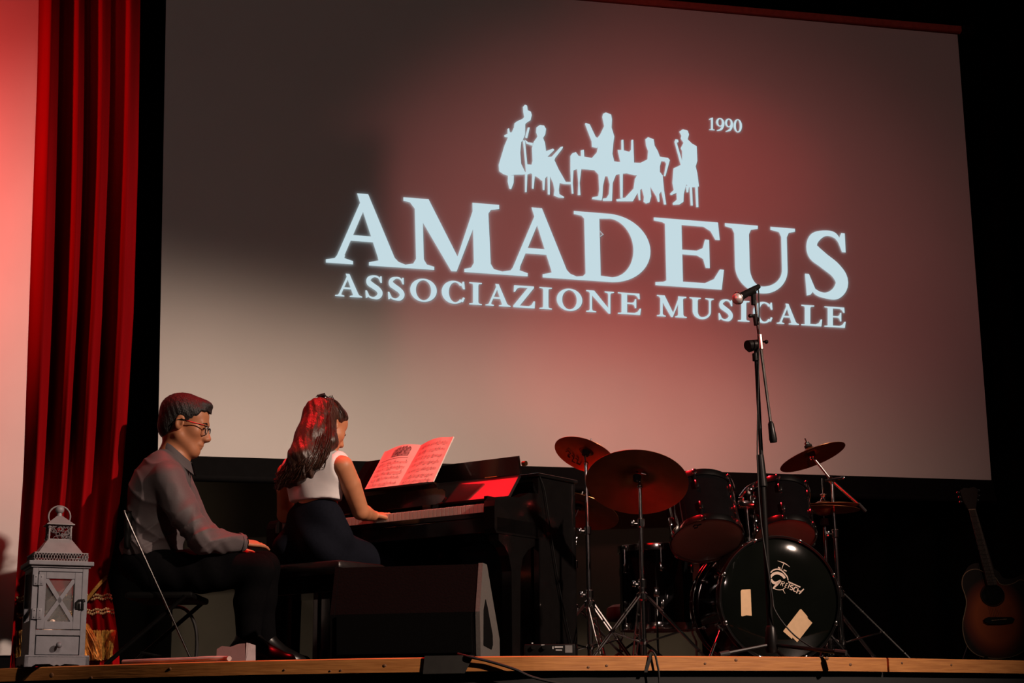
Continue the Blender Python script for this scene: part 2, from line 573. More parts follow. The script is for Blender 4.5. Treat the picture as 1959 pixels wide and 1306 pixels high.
def sbox(a, b, c, d, off0, off1, name, m):
    q = [S(*a, off0), S(*b, off0), S(*c, off0), S(*d, off0)]
    mb = MB(); mb.prism(q, S_N*(off1-off0)); return mb.build(name, m, scr)
sbox((302, 871), (1897, 919), (1902, 952), (300, 908), -0.01, 0.012, 'bottom_border', m_border)
mb = MB(); mb.cyl(S(298, 912, 0.0), S(1905, 957, 0.0), 0.022); mb.build('bottom_bar', m_border, scr, smooth=True)
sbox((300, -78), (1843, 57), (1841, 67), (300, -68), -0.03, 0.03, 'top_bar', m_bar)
mb = MB(); mb.box((-0.05, -0.05, -0.03), (0.05, 0.05, 0.05), 0.01, Matrix.Translation(S(1850, 63))); mb.build('end_bracket', m_border, scr)

# ---- lettering: glyphs drawn on a unit cap-height, stretched between photographed columns
def arc(cx, cy, rx, ry, a0, a1, n=20):
    return [(cx+rx*math.cos(math.radians(a0+(a1-a0)*i/n)), cy+ry*math.sin(math.radians(a0+(a1-a0)*i/n))) for i in range(n+1)]
def ring(cx, cy, ro, ri, a0, a1, n=28, dx=0.0):
    o = arc(cx, cy, ro[0], ro[1], a0, a1, n); i = arc(cx+dx, cy, ri[0], ri[1], a0, a1, n)
    return [[o[k], o[k+1], i[k+1], i[k]] for k in range(n)]
def stroke(pts, ws):
    out = []
    pv = [Vector(p) for p in pts]
    L = []; Rr = []
    for k, p in enumerate(pv):
        t = (pv[min(k+1, len(pv)-1)] - pv[max(k-1, 0)]).normalized(); nn = Vector((-t.y, t.x))
        w = ws[k] if isinstance(ws, (list, tuple)) else ws
        L.append(p+nn*w/2); Rr.append(p-nn*w/2)
    for k in range(len(pv)-1):
        out.append([tuple(L[k]), tuple(L[k+1]), tuple(Rr[k+1]), tuple(Rr[k])])
    return out
def spl(pts, ws, n=36):
    q = bez([Vector((p[0], p[1], w)) for p, w in zip(pts, ws)], n)
    return stroke([(a.x, a.y) for a in q], [a.z for a in q])
def foot(x0, x1, a, b, y=0.0, d=1):
    """bracketed slab serif between x0..x1 blending into a stem a..b; d=+1 foot, -1 head"""
    return [[(x0, y), (x1, y), (x1, y+d*0.045), (b+0.03, y+d*0.07), (b, y+d*0.14), (a, y+d*0.14), (a-0.03, y+d*0.07), (x0, y+d*0.045)]]
def glyph(c):
    if c == 'A':
        return 1.0, [[(0.39, 1.0), (0.53, 1.0), (0.89, 0.06), (0.67, 0.06)], [(0.12, 0.06), (0.21, 0.06), (0.50, 0.84), (0.45, 0.93)],
                     [(0.26, 0.33), (0.66, 0.33), (0.64, 0.41), (0.28, 0.41)], [(0.39, 1.0), (0.44, 0.9), (0.5, 0.82), (0.52, 0.9)],
                     [(0, 0), (0.34, 0), (0.34, 0.045), (0.23, 0.08), (0.24, 0.12), (0.145, 0.12), (0.11, 0.07), (0, 0.045)],
                     [(0.54, 0), (1.0, 0), (1.0, 0.045), (0.91, 0.08), (0.865, 0.13), (0.65, 0.13), (0.66, 0.08), (0.54, 0.045)]]
    if c == 'M':
        return 1.0, [[(0.115, 0.05), (0.195, 0.05), (0.195, 0.92), (0.115, 0.95)], [(0.03, 1.0), (0.26, 1.0), (0.57, 0.14), (0.52, 0.0), (0.475, 0.0), (0.115, 0.85)],
                     [(0.49, 0.0), (0.53, 0.0), (0.76, 0.80), (0.74, 1.0)], [(0.71, 0.05), (0.885, 0.05), (0.87, 1.0), (0.71, 1.0)],
                     [(0.0, 1.0), (0.15, 1.0), (0.15, 0.88), (0.09, 0.93), (0.0, 0.95)], [(0.71, 1.0), (0.985, 1.0), (0.985, 0.94), (0.9, 0.92), (0.87, 0.86), (0.71, 0.86)]] \
               + foot(0.0, 0.30, 0.115, 0.195) + foot(0.61, 1.0, 0.71, 0.885)
    if c == 'D':
        return 1.0, [[(0.135, 0.04), (0.335, 0.04), (0.335, 0.96), (0.135, 0.96)], [(0, 1), (0.5, 1), (0.5, 0.93), (0.135, 0.9), (0.1, 0.94), (0, 0.955)],
                     [(0, 0), (0.5, 0), (0.5, 0.07), (0.135, 0.1), (0.1, 0.06), (0, 0.045)]] + ring(0.46, 0.5, (0.54, 0.5), (0.315, 0.43), -90, 90)
    if c == 'E':
        return 1.0, [[(0.16, 0.04), (0.40, 0.04), (0.40, 0.96), (0.16, 0.96)], [(0, 1), (0.93, 1), (0.93, 0.92), (0.16, 0.92), (0.12, 0.94), (0, 0.955)],
                     [(0.93, 1), (0.95, 0.74), (0.885, 0.74), (0.82, 0.86), (0.70, 0.93)], [(0.40, 0.485), (0.70, 0.485), (0.70, 0.555), (0.40, 0.555)],
                     [(0.735, 0.31), (0.795, 0.31), (0.795, 0.73), (0.735, 0.73), (0.70, 0.60), (0.60, 0.55), (0.60, 0.49), (0.70, 0.44)],
                     [(0, 0), (0.96, 0), (0.96, 0.08), (0.16, 0.08), (0.12, 0.06), (0, 0.045)], [(0.96, 0), (1.0, 0.30), (0.94, 0.30), (0.85, 0.15), (0.70, 0.07)]]
    if c == 'U':
        return 1.0, [[(0.13, 0.36), (0.34, 0.36), (0.34, 0.96), (0.13, 0.96)], [(0.80, 0.36), (0.88, 0.36), (0.88, 0.96), (0.80, 0.96)]] \
               + ring(0.505, 0.37, (0.375, 0.385), (0.30, 0.30), 180, 360, dx=0.0)[13:] \
               + ring(0.505, 0.37, (0.375, 0.385), (0.165, 0.28), 180, 270) + ring(0.505, 0.37, (0.375, 0.385), (0.295, 0.28), 270, 360) \
               + foot(0, 0.47, 0.13, 0.34, 1.0, -1) + foot(0.65, 1.0, 0.80, 0.88, 1.0, -1)
    if c == 'S':
        return 1.0, spl([(0.85, 0.80), (0.70, 0.945), (0.46, 0.965), (0.22, 0.86), (0.19, 0.69), (0.42, 0.555), (0.70, 0.41), (0.83, 0.24), (0.70, 0.075), (0.46, 0.02), (0.22, 0.07), (0.09, 0.22)],
                        [0.05, 0.085, 0.09, 0.20, 0.27, 0.25, 0.25, 0.28, 0.20, 0.09, 0.08, 0.05], 66) \
               + [[(0.84, 0.99), (0.92, 0.99), (0.93, 0.70), (0.85, 0.70), (0.76, 0.86)], [(0.0, 0.33), (0.09, 0.33), (0.22, 0.12), (0.12, 0.02), (0.03, 0.0)]]
    if c == 'O':
        return 1.0, ring(0.5, 0.5, (0.5, 0.515), (0.285, 0.44), 0, 360, 44)
    if c == 'C':
        return 1.0, ring(0.53, 0.5, (0.53, 0.515), (0.27, 0.44), 42, 318, 40, dx=0.05) + [[(0.90, 1.0), (0.97, 1.0), (1.0, 0.66), (0.92, 0.66), (0.84, 0.82)], [(0.92, 0.30), (1.0, 0.27), (0.92, 0.08), (0.80, 0.10)]]
    if c == 'I':
        return 1.0, [[(0.30, 0.05), (0.72, 0.05), (0.72, 0.95), (0.30, 0.95)]] + foot(0, 1, 0.30, 0.72) + foot(0, 1, 0.30, 0.72, 1.0, -1)
    if c == 'Z':
        return 1.0, [[(0.06, 1), (0.95, 1), (0.95, 0.91), (0.06, 0.91)], [(0.68, 0.93), (0.95, 0.93), (0.30, 0.07), (0.02, 0.07)], [(0.02, 0), (0.98, 0), (0.98, 0.09), (0.02, 0.09)],
                     [(0.06, 1), (0.04, 0.70), (0.10, 0.70), (0.20, 0.86), (0.35, 0.92)], [(0.98, 0), (1.0, 0.32), (0.93, 0.32), (0.84, 0.15), (0.70, 0.08)]]
    if c == 'N':
        return 1.0, [[(0.13, 0.05), (0.21, 0.05), (0.21, 0.9), (0.13, 0.95)], [(0.79, 0.0), (0.87, 0.0), (0.87, 0.95), (0.79, 0.95)], [(0.02, 1.0), (0.29, 1.0), (0.87, 0.12), (0.87, -0.02), (0.80, -0.02), (0.13, 0.88)]] \
               + foot(0, 0.36, 0.13, 0.21) + foot(0.66, 1.0, 0.79, 0.87, 1.0, -1) + [[(0, 1), (0.2, 1), (0.2, 0.9), (0.0, 0.955)]]
    if c == 'L':
        return 1.0, [[(0.17, 0.05), (0.43, 0.05), (0.43, 0.95), (0.17, 0.95)], [(0, 0), (0.96, 0), (0.96, 0.085), (0, 0.05)], [(0.4, 0), (0.96, 0), (0.96, 0.085), (0.4, 0.085)], [(0.96, 0), (1.0, 0.34), (0.93, 0.34), (0.84, 0.16), (0.68, 0.08)]] \
               + foot(0, 0.62, 0.17, 0.43, 1.0, -1)
    if c == '1':
        return 1.0, [[(0.40, 0.05), (0.66, 0.05), (0.66, 1.0), (0.52, 1.0), (0.10, 0.86), (0.12, 0.80), (0.40, 0.86)]] + foot(0.12, 0.92, 0.40, 0.66)
    if c == '0':
        return 1.0, ring(0.5, 0.5, (0.5, 0.51), (0.23, 0.44), 0, 360, 32)
    if c == '9':
        return 1.0, ring(0.48, 0.67, (0.48, 0.34), (0.22, 0.27), 0, 360, 30) + spl([(0.86, 0.70), (0.84, 0.45), (0.66, 0.18), (0.36, 0.05), (0.08, -0.01)], [0.24, 0.26, 0.2, 0.11, 0.06], 20)
    return 1.0, []
m_proj = mat('projected_white_light', (0.0, 0.0, 0.0), 1.0, spec=0.0, emit=(0.55, 0.70, 0.755), emit_s=1.0)
m_proj2 = mat('projected_letter_shade', (0.0, 0.0, 0.0), 1.0, spec=0.0, emit=(0.42, 0.44, 0.47), emit_s=1.0)
def put_glyph(c, x0, x1, base, top, name, lean=0.0):
    mb = MB()
    for poly in glyph(c)[1]:
        vs = []
        for gx, gy in poly:
            px = x0 + (x1-x0)*gx
            yb, yt = base(px), top(px)
            px += lean*(gy)*(yb-yt)
            vs.append(S(px, yb + (yt-yb)*gy, 0.008))
        mb.add(vs, [tuple(range(len(vs)))])
    return mb.build(name, m_proj, scr)
b1 = lambda x: 502 + 0.0687*(x-625); t1 = lambda x: 365 + 0.0805*(x-625)
for c, x0, x1 in [('A', 623.5, 776), ('M', 775, 961), ('A', 961, 1104), ('D', 1101, 1246), ('E', 1254, 1386), ('U', 1390, 1524), ('S', 1541, 1626)]:
    put_glyph(c, x0, x1, b1, t1, 'projected_letter', -0.025 if c in 'MDEUS' else 0.0)
b2 = lambda x: 566 + 0.0626*(x-642); t2 = lambda x: 522 + 0.068*(x-642)
for c, x0, x1 in [('A', 641, 693), ('S', 699, 733), ('S', 742, 775), ('O', 784.7, 835.7), ('C', 845, 889.5), ('I', 897.7, 922), ('A', 928.6, 976.8), ('Z', 981, 1023.7),
                  ('I', 1032, 1056), ('O', 1065, 1114), ('N', 1121.5, 1174.7), ('E', 1182, 1226.5), ('M', 1256.7, 1314), ('U', 1319, 1365.7), ('S', 1374.6, 1403), ('I', 1411.6, 1434),
                  ('C', 1441, 1478), ('A', 1486, 1528.5), ('L', 1533, 1573), ('E', 1577, 1618)]:
    put_glyph(c, x0, x1, b2, t2, 'projected_letter')
b3 = lambda x: 248.5 + 0.085*(x-1360); t3 = lambda x: 224.4 + 0.065*(x-1355)
for c, x0, x1 in [('1', 1355, 1368.6), ('9', 1370, 1386), ('9', 1387, 1402.5), ('0', 1403.5, 1419.6)]:
    put_glyph(c, x0, x1, b3, t3, 'projected_numeral')
# silhouettes of the five musicians, as in the logo (each figure its own flat patch of light)
SIL = {
 'projected_bass_player': [[(318,76),(333,82),(338,116),(360,126),(367,150),(358,188),(330,205),(320,215),(318,290),(300,335),(290,345),(284,420),(290,500),(318,560),(330,575),(300,580),(245,580),(200,590),(160,575),(132,555),(128,510),(140,470),(170,370),(195,312),(170,308),(168,296),(192,285),(192,250),(203,245),(210,275),(222,275),(238,240),(242,210),(262,195),(300,178),(312,165),(305,130),(303,92)],
   [(338,240),(353,240),(334,318),(318,312)], [(302,330),(318,335),(340,560),(325,565)], [(195,588),(238,585),(236,640),(218,685),(205,680),(193,630)], [(318,560),(336,560),(330,706),(318,706)], [(315,325),(340,346),(375,352),(372,372),(328,356)]],
 'projected_cellist': [[(400,240),(425,222),(455,226),(470,250),(464,290),(448,315),(462,350),(470,410),(520,392),(530,402),(490,440),(480,452),(510,450),(575,380),(592,378),(588,392),(535,460),(530,475),(560,540),(600,610),(612,632),(655,632),(655,650),(600,648),(568,640),(562,690),(566,720),(600,740),(598,748),(560,745),(525,730),(530,690),(520,640),(500,595),(480,590),(440,625),(410,600),(390,590),(360,570),(330,580),(330,505),(365,508),(372,480),(368,390),(380,345),(408,305),(398,275)],
   [(370,560),(390,580),(380,682),(368,680)], [(442,605),(464,590),(458,692),(446,690)], [(480,585),(498,585),(497,724),(482,722)]],
 'projected_standing_player': [[(880,142),(900,132),(938,146),(945,180),(942,240),(962,305),(955,350),(948,430),(965,500),(985,580),(915,592),(895,592),(848,580),(815,545),(800,460),(835,420),(845,375),(838,388),(800,380),(798,340),(750,215),(755,207),(785,218),(828,308),(840,315),(860,290),(888,230),(880,190),(875,165)],
   [(846,560),(897,585),(880,660),(876,735),(870,765),(800,756),(805,742),(845,735),(853,690)], [(912,588),(980,565),(950,640),(945,769),(880,769),(878,752),(905,748),(922,720),(928,650)]],
 'projected_keyboard_table': [[(645,445),(660,425),(685,418),(705,445),(722,448),(720,405),(742,400),(745,450),(800,460),(990,488),(1150,495),(1200,480),(1200,580),(1110,585),(1050,570),(985,578),(820,548),(735,540),(690,540),(665,550),(645,560)],
   [(645,540),(668,545),(662,640),(668,717),(655,717),(648,640)], [(693,538),(724,538),(712,640),(718,727),(698,727),(702,640)], [(1000,570),(1023,570),(1022,748),(1005,748)],
   [(985,402),(1012,402),(1012,330),(1027,328),(1030,405),(1070,415),(1082,400),(1084,330),(1098,328),(1104,495),(1005,490)]],
 'projected_seated_player': [[(1185,325),(1205,310),(1245,325),(1252,370),(1275,410),(1290,450),(1350,460),(1362,475),(1330,590),(1318,590),(1335,500),(1325,485),(1300,482),(1290,520),(1290,560),(1310,585),(1320,690),(1336,795),(1320,795),(1300,700),(1285,720),(1288,775),(1275,775),(1265,740),(1220,665),(1228,735),(1215,780),(1190,788),(1172,775),(1175,740),(1160,680),(1148,690),(1150,765),(1138,762),(1130,710),(1095,772),(980,772),(975,758),(1040,745),(1100,680),(1110,610),(1130,575),(1150,495),(1200,470),(1205,410),(1190,370)]],
 'projected_violinist': [[(1430,270),(1455,253),(1490,262),(1500,290),(1490,325),(1520,355),(1555,375),(1560,480),(1548,520),(1560,570),(1572,665),(1540,670),(1500,670),(1480,650),(1462,720),(1460,775),(1430,795),(1385,798),(1382,785),(1412,760),(1410,710),(1370,728),(1362,718),(1390,690),(1380,640),(1388,535),(1440,510),(1395,345),(1402,325),(1422,328),(1424,345),(1412,350),(1450,480),(1450,410),(1440,390),(1460,350),(1440,320),(1445,300)],
   [(1503,660),(1521,660),(1528,802),(1512,802)], [(1543,655),(1563,655),(1568,814),(1552,814)], [(1478,660),(1500,660),(1495,707),(1482,707)]],
}
for nm, polys in SIL.items():
    mb = MB()
    for pl in polys:
        vs = [S(920 + x/3.767, 180 + y/3.767, 0.008) for x, y in pl]
        mb.add(vs, [tuple(range(len(vs)))])
    mb.build(nm, m_proj, scr)
mb = MB()
for pl in ([(1146.5, 440), (1147.8, 440.5), (1147.8, 454), (1146.5, 454)], [(1147, 440), (1155, 448.5), (1154, 449.5), (1146.5, 442)], [(1148, 453), (1155, 448.5), (1154, 447.6), (1147, 451.8)]):
    vs = [S(x, y, 0.010) for x, y in pl]; mb.add(vs, [(0, 1, 2, 3)])
mb.build('projected_cursor', m_proj2, scr)

# ================================================================== red curtain with tie cord, beads, fringe
m_red = mat('red_velvet', (0.23, 0.002, 0.004), 0.9, var=0.18, scale=7, sheen=0.0, stretch=(1, 1, 0.15), spec=0.03)
m_gold = mat('gold_braid', (0.62, 0.32, 0.07), 0.5, var=0.35, scale=160, metal=0.25)
m_bead = mat('gold_beads', (0.80, 0.55, 0.28), 0.25, metal=0.6, var=0.2, scale=200)
YC = 7.64
cur = thing('red_curtain', (P(150, 1262, YC).x, YC, 0), 'deep red velvet stage curtain tied back beside the white panel at far left', 'curtain')
_re = [(1268, 229), (1210, 224), (1160, 217), (1135, 211), (1108, 205), (1080, 211), (1040, 219), (930, 232), (800, 243), (600, 255), (300, 264), (0, 268), (-120, 270)]
_le = [(1268, 19), (1253, 21), (1108, 31), (900, 45), (430, 61), (150, 71), (0, 74), (-120, 76)]
def interp(tab, y):
    t = sorted(tab)
    if y <= t[0][0]: return t[0][1]
    for (a, xa), (b, xb) in zip(t, t[1:]):
        if y <= b: return xa + (xb-xa)*(y-a)/(b-a)
    return t[-1][1]
_nodes = [0, 0.13, 0.27, 0.41, 0.50, 0.63, 0.76, 0.90, 1.0]
def fold(u, sharp):
    for k in range(len(_nodes)-1):
        a, b = _nodes[k], _nodes[k+1]
        if u <= b:
            t = (u-a)/(b-a)
            s = 0.5-0.5*math.cos(math.pi*t)
            return s if k % 2 == 0 else 1-s
    return 0
def cur_pt(u, y):
    x = interp(_le, y)*(1-u) + interp(_re, y)*u
    tie = math.exp(-((y-1108)/70.0)**2)
    low = max(0.0, min(1.0, (y-1112)/90.0))
    wob = 0.012*math.sin(y*0.006+u*5)
    uu = min(1, max(0, u + wob*math.sin(math.pi*u)))
    amp = 0.105*(1-0.72*tie)*(1-low) + low*0.05
    d = fold(uu, 1)*(1-low) + low*(0.5+0.5*math.cos(2*math.pi*8.5*u))
    Y = YC - amp*d + 0.05*tie
    p = P(x, min(y, 1292), Y)
    return p
ys = [-120, -60] + list(range(0, 1000, 40)) + list(range(1000, 1264, 8)) + [1268]
rows = []
for y in ys:
    row = [cur_pt(i/150, y) for i in range(151)]
    if y == 1268:
        for p in row: p.z = 0.004
    rows.append(row)
for r in rows:
    for p in r: p.z = max(p.z, 0.004)
mb = MB(); mb.grid(rows); mb.grid([[p+Vector((0, 0.006, 0)) for p in r] for r in rows])
mb.build('drape_cloth', m_red, cur, smooth=True, angle=80)
def cur_on(px, y, out=0.012):
    u = (px-interp(_le, y))/(interp(_re, y)-interp(_le, y))
    return cur_pt(min(1, max(0, u)), y) - Vector((0, out, 0))
mb = MB()
for s in (-2.2, 2.2):
    mb.tube(bez([cur_on(206, 1104+s, 0.02), cur_on(190, 1122+s, 0.03), cur_on(168, 1150+s, 0.035), cur_on(146, 1174+s, 0.035), cur_on(100, 1192+s, 0.03)], 24), 0.0045, 8)
mb.build('tie_cord', m_gold, cur, smooth=True)
for yb in (1141, 1168):
    mb = MB()
    n = 46
    for i in range(n):
        px = 34 + (216-34)*i/(n-1)
        yy = yb + (5 if yb < 1150 else 9)*(1-(px-34)/182)
        for s in (-1, 1):
            c = cur_on(px + (1.5 if s > 0 else 0), yy + s*3.0 + 1.6*math.sin(i*1.3), 0.006)
            mb.ball(c, 0.0065, 8)
    tag(mb.build('bead_trim', m_bead, cur, smooth=True), kind='stuff')
m_fringe = mat('gold_bullion_fringe', (0.70, 0.40, 0.09), 0.42, var=0.5, scale=90, metal=0.2)
m_tassel = mat('orange_silk_tassel', (0.70, 0.28, 0.05), 0.6, var=0.4, scale=70)
mb = MB()
for i in range(420):
    px = 34 + 190*random.random()
    d = 0.010+0.022*random.random()
    sway = random.uniform(-5, 5) - 0.16*max(0, px-170)
    a = cur_on(px, 1205+3*random.random(), d); b = cur_on(px+sway*0.4, 1232, d+0.004); c = cur_on(px+sway, 1255+8*random.random(), d)
    for q in (a, b, c): q.z = max(q.z, 0.006)
    mb.tube(bez([a, b, c], 6), 0.0020, 4, r1=0.0014)
tag(mb.build('fringe', m_fringe, cur, smooth=True), kind='stuff')
mb = MB()
for i in range(420):
    t = random.random()
    x0 = 150 + 22*t + random.uniform(-3, 3)
    x1 = 143 + 56*t + random.uniform(-4, 4)
    d = 0.040+0.035*random.random()
    a = cur_on(x0, 1194+5*random.random(), d); b = cur_on(x0*0.45+x1*0.55 + random.uniform(-5, 5), 1226+random.uniform(-6, 6), d+0.012); c = cur_on(x1, 1257+7*random.random(), d)
    for q in (a, b, c): q.z = max(q.z, 0.006)
    mb.tube(bez([a, b, c], 8), 0.0022, 4)
tag(mb.build('tassel', m_tassel, cur, smooth=True), kind='stuff')

# ================================================================== candle lantern
m_lan = mat('pale_grey_paint', (0.115, 0.116, 0.136), 0.6, var=0.10, scale=40, bump=0.05)
m_lanroof = mat('pale_grey_metal', (0.165, 0.145, 0.155), 0.5, var=0.08, scale=30)
m_iron = mat('black_iron', (0.005, 0.005, 0.005), 0.55, spec=0.12)
m_glass = mat('clear_glass', (0.95, 0.95, 0.95), 0.05, var=0.0, trans=0.0, alpha=0.03, spec=0.3)
m_candle = mat('ivory_wax', (0.75, 0.55, 0.45), 0.5, var=0.05)
LA = math.radians(23.6)
lb = G(92, 1274, 0.0)
lc = Vector((P(92, 1272, 7.24).x, 7.30, 0.0))
LX = Vector((math.cos(LA), math.sin(LA), 0)); LYv = Vector((-math.sin(LA), math.cos(LA), 0))
LM = axes(LX, LYv, Vector((0, 0, 1)), lc)
lan = thing('candle_lantern', lc, 'pale grey wooden candle lantern with drawer and crossed window at stage edge', 'lantern')
# base plinth with scalloped lower edge
mb = MB(LM)
w = 0.132
prof = [(-w, 0), (-w+0.03, 0), (-w+0.045, 0.010), (-0.03, 0.012), (-0.012, 0.004), (0, 0.010), (0.012, 0.004), (0.03, 0.012), (w-0.045, 0.010), (w-0.03, 0), (w, 0), (w, 0.042), (-w, 0.042)]
for yy in (-w, w-0.015): mb.prism([(x, yy, z) for x, z in prof], (0, 0.015, 0))
for xx in (-w, w-0.015): mb.prism([(xx, y, z) for y, z in prof], (0.015, 0, 0))
mb.box((-w, -w, 0.036), (w, w, 0.048), 0.003)
mb.build('plinth', m_lan, lan)
h = 0.115; zb, zt = 0.045, 0.42
for sx in (-1, 1):
    for sy in (-1, 1):
        mb = MB(LM); x0, x1 = sorted((sx*h, sx*(h-0.024))); y0, y1 = sorted((sy*h, sy*(h-0.024)))
        mb.box((x0, y0, zb), (x1, y1, zt), 0.002); mb.build('corner_post', m_lan, lan)
def rail(lo, hi):
    r_ = MB(LM); r_.box(lo, hi, 0.001); r_.build('rail', m_lan, lan)
for y0, y1 in ((-h, -h+0.02), (h-0.02, h)):
    rail((-h+0.024, y0, 0.395), (h-0.024, y1, zt)); rail((-h+0.024, y0, 0.130), (h-0.024, y1, 0.152))
for x0, x1 in ((-h, -h+0.02), (h-0.02, h)):
    rail((x0, -h+0.024, 0.395), (x1, h-0.024, zt)); rail((x0, -h+0.024, zb), (x1, h-0.024, 0.19))
mb = MB(LM); mb.box((-h+0.02, h-0.02, zb), (h-0.02, h-0.012, 0.13)); mb.build('back_panel', m_lan, lan)
mb = MB(LM); mb.box((-h+0.02, -h+0.03, 0.14), (h-0.02, h-0.02, 0.148)); mb.build('candle_shelf', m_lan, lan)
# drawer
dr = MB(LM); dr.box((-h+0.027, -h-0.002, 0.05), (h-0.027, -h+0.15, 0.126), 0.002); drw = dr.build('drawer', m_lan, lan)
kb = MB(LM); kb.cyl((0.003, -h-0.002, 0.088), (0.003, -h-0.022, 0.088), 0.006, 0.006); kb.ball((0.003, -h-0.030, 0.089), 0.013, 16); kb.build('knob', m_lan, drw, smooth=True)
# door with cross bars
d0 = MB(LM)
a, b, z0, z1 = -h+0.026, h-0.026, 0.155, 0.392
for q in (((a, z0), (a+0.03, z1)), ((b-0.03, z0), (b, z1)), ((a+0.03, z0), (b-0.03, z0+0.032)), ((a+0.03, z1-0.028), (b-0.03, z1))):
    d0.box((q[0][0], -h-0.006, q[0][1]), (q[1][0], -h+0.010, q[1][1]), 0.0015)
door = d0.build('door', m_lan, lan)
for q in (((a+0.03, z0+0.032), (b-0.03, z1-0.028)), ((a+0.03, z1-0.028), (b-0.03, z0+0.032))):
    xb = MB(LM); p0 = Vector((q[0][0], 0, q[0][1])); p1 = Vector((q[1][0], 0, q[1][1])); t = (p1-p0).normalized(); nn = Vector((-t.z, 0, t.x))*0.0085
    xb.prism([p0+nn+Vector((0, -h-0.003, 0)), p0-nn+Vector((0, -h-0.003, 0)), p1-nn+Vector((0, -h-0.003, 0)), p1+nn+Vector((0, -h-0.003, 0))], (0, 0.008, 0)); xb.build('cross_bar', m_lan, door)
gp = MB(LM); gp.box((a+0.025, -h+0.004, z0+0.025), (b-0.025, -h+0.006, z1-0.022)); gp.build('pane', m_glass, door)
for zz in (0.195, 0.335):
    hg = MB(LM); hg.box((a-0.022, -h-0.009, zz), (a-0.003, -h-0.002, zz+0.045), 0.001); hg.box((a+0.001, -h-0.010, zz), (a+0.018, -h-0.006, zz+0.045), 0.001); hg.cyl((a-0.001, -h-0.010, zz), (a-0.001, -h-0.010, zz+0.045), 0.0035)
    for ss in (-0.012, 0.010):
        for tz in (0.008, 0.036): hg.ball((a+ss, -h-0.011, zz+tz), 0.0025, 6)
    hg.build('hinge', m_lan, door, smooth=True)
lt = MB(LM); pts = [(b-0.022, 0.245), (b-0.022, 0.265), (b-0.012, 0.276), (b+0.012, 0.278), (b+0.014, 0.272), (b+0.006, 0.268), (b+0.006, 0.240), (b-0.006, 0.236), (b-0.008, 0.262)]
lt.tube([(x, -h-0.010, z) for x, z in pts], 0.004, 6); lt.box((b-0.024, -h-0.010, 0.238), (b-0.006, -h-0.005, 0.270), 0.001); lt.box((b+0.001, -h-0.009, 0.236), (b+0.012, -h-0.003, 0.262), 0.001)
lt.build('latch', m_iron, lan, smooth=True)
for x0, y0, x1, y1 in ((-h+0.008, -h+0.024, -h+0.010, h-0.024), (h-0.010, -h+0.024, h-0.008, h-0.024), (-h+0.024, h-0.010, h-0.024, h-0.008)):
    g = MB(LM); g.box((x0, y0, 0.152), (x1, y1, 0.395)); g.build('pane', m_glass, lan)
# cap, gallery, roof
mb = MB(LM); mb.box((-0.134, -0.134, 0.42), (0.134, 0.134, 0.438), 0.003); mb.box((-0.122, -0.122, 0.412), (0.122, 0.122, 0.42)); mb.build('cap', m_lan, lan)
mb = MB(LM); g = 0.112
for zz in (0.438, 0.472): 
    for y0 in (-g, g-0.003): mb.box((-g, y0, zz), (g, y0+0.003, zz+0.004))
    for x0 in (-g, g-0.003): mb.box((x0, -g, zz), (x0+0.003, g, zz+0.004))
for i in range(19):
    x = -g + 2*g*(i+0.5)/19
    for s in (-1, 1):
        for (p, q) in (((x, s*(g-0.0015), 0.441), (x+0.0059, s*(g-0.0015), 0.457)), ((x+0.0059, s*(g-0.0015), 0.457), (x, s*(g-0.0015), 0.473)), ((x, s*(g-0.0015), 0.441), (x-0.0059, s*(g-0.0015), 0.457)), ((x-0.0059, s*(g-0.0015), 0.457), (x, s*(g-0.0015), 0.473))):
            mb.cyl(p, q, 0.0013, n=5); mb.cyl((p[1], p[0], p[2]), (q[1], q[0], q[2]), 0.0013, n=5)
mb.build('pierced_gallery', m_lanroof, lan)
def pyr(r0, z0, r1, z1, name):
    mb = MB(LM); mb.lathe([(r0*1.4142, z0), (r1*1.4142, z1)], 4, Matrix.Rotation(math.pi/4, 4, 'Z')); return mb.build(name, m_lanroof, lan)
pyr(0.094, 0.474, 0.050, 0.536, 'roof')
mb = MB(LM); q = 0.045
for sx in (-1, 1):
    for sy in (-1, 1): mb.cbox((sx*q, sy*q, 0.568), (0.006, 0.006, 0.066))
random.seed(3)
for s in (-1, 1):
    for i in range(22):
        x = random.uniform(-q, q); z = random.uniform(0.54, 0.598); r = random.uniform(0.005, 0.010)
        mb.torus((x, s*q, z), (0, 1, 0), r, 0.0013, 10, 4); mb.torus((s*q, x, z), (1, 0, 0), r, 0.0013, 10, 4)
mb.box((-q, -q, 0.536), (q, q, 0.540)); mb.box((-q, -q, 0.596), (q, q, 0.600))
mb.build('filigree_neck', m_lanroof, lan)
mb = MB(LM); mb.box((-0.058, -0.058, 0.600), (0.058, 0.058, 0.604)); mb.lathe([(0.056*1.414, 0.604), (0.012*1.414, 0.642)], 4, Matrix.Rotation(math.pi/4, 4, 'Z')); mb.build('top_roof', m_lanroof, lan)
mb = MB(LM); mb.cyl((0, 0, 0.640), (0, 0, 0.655), 0.012, 0.010); mb.ball((0, 0, 0.670), 0.019, 18); mb.build('finial', m_lanroof, lan, smooth=True)
mb = MB(LM); mb.torus((0, 0, 0.640), (0, 1, 0), 0.046, 0.0035, 36, 8); mb.build('ring_handle', m_lanroof, lan, smooth=True)

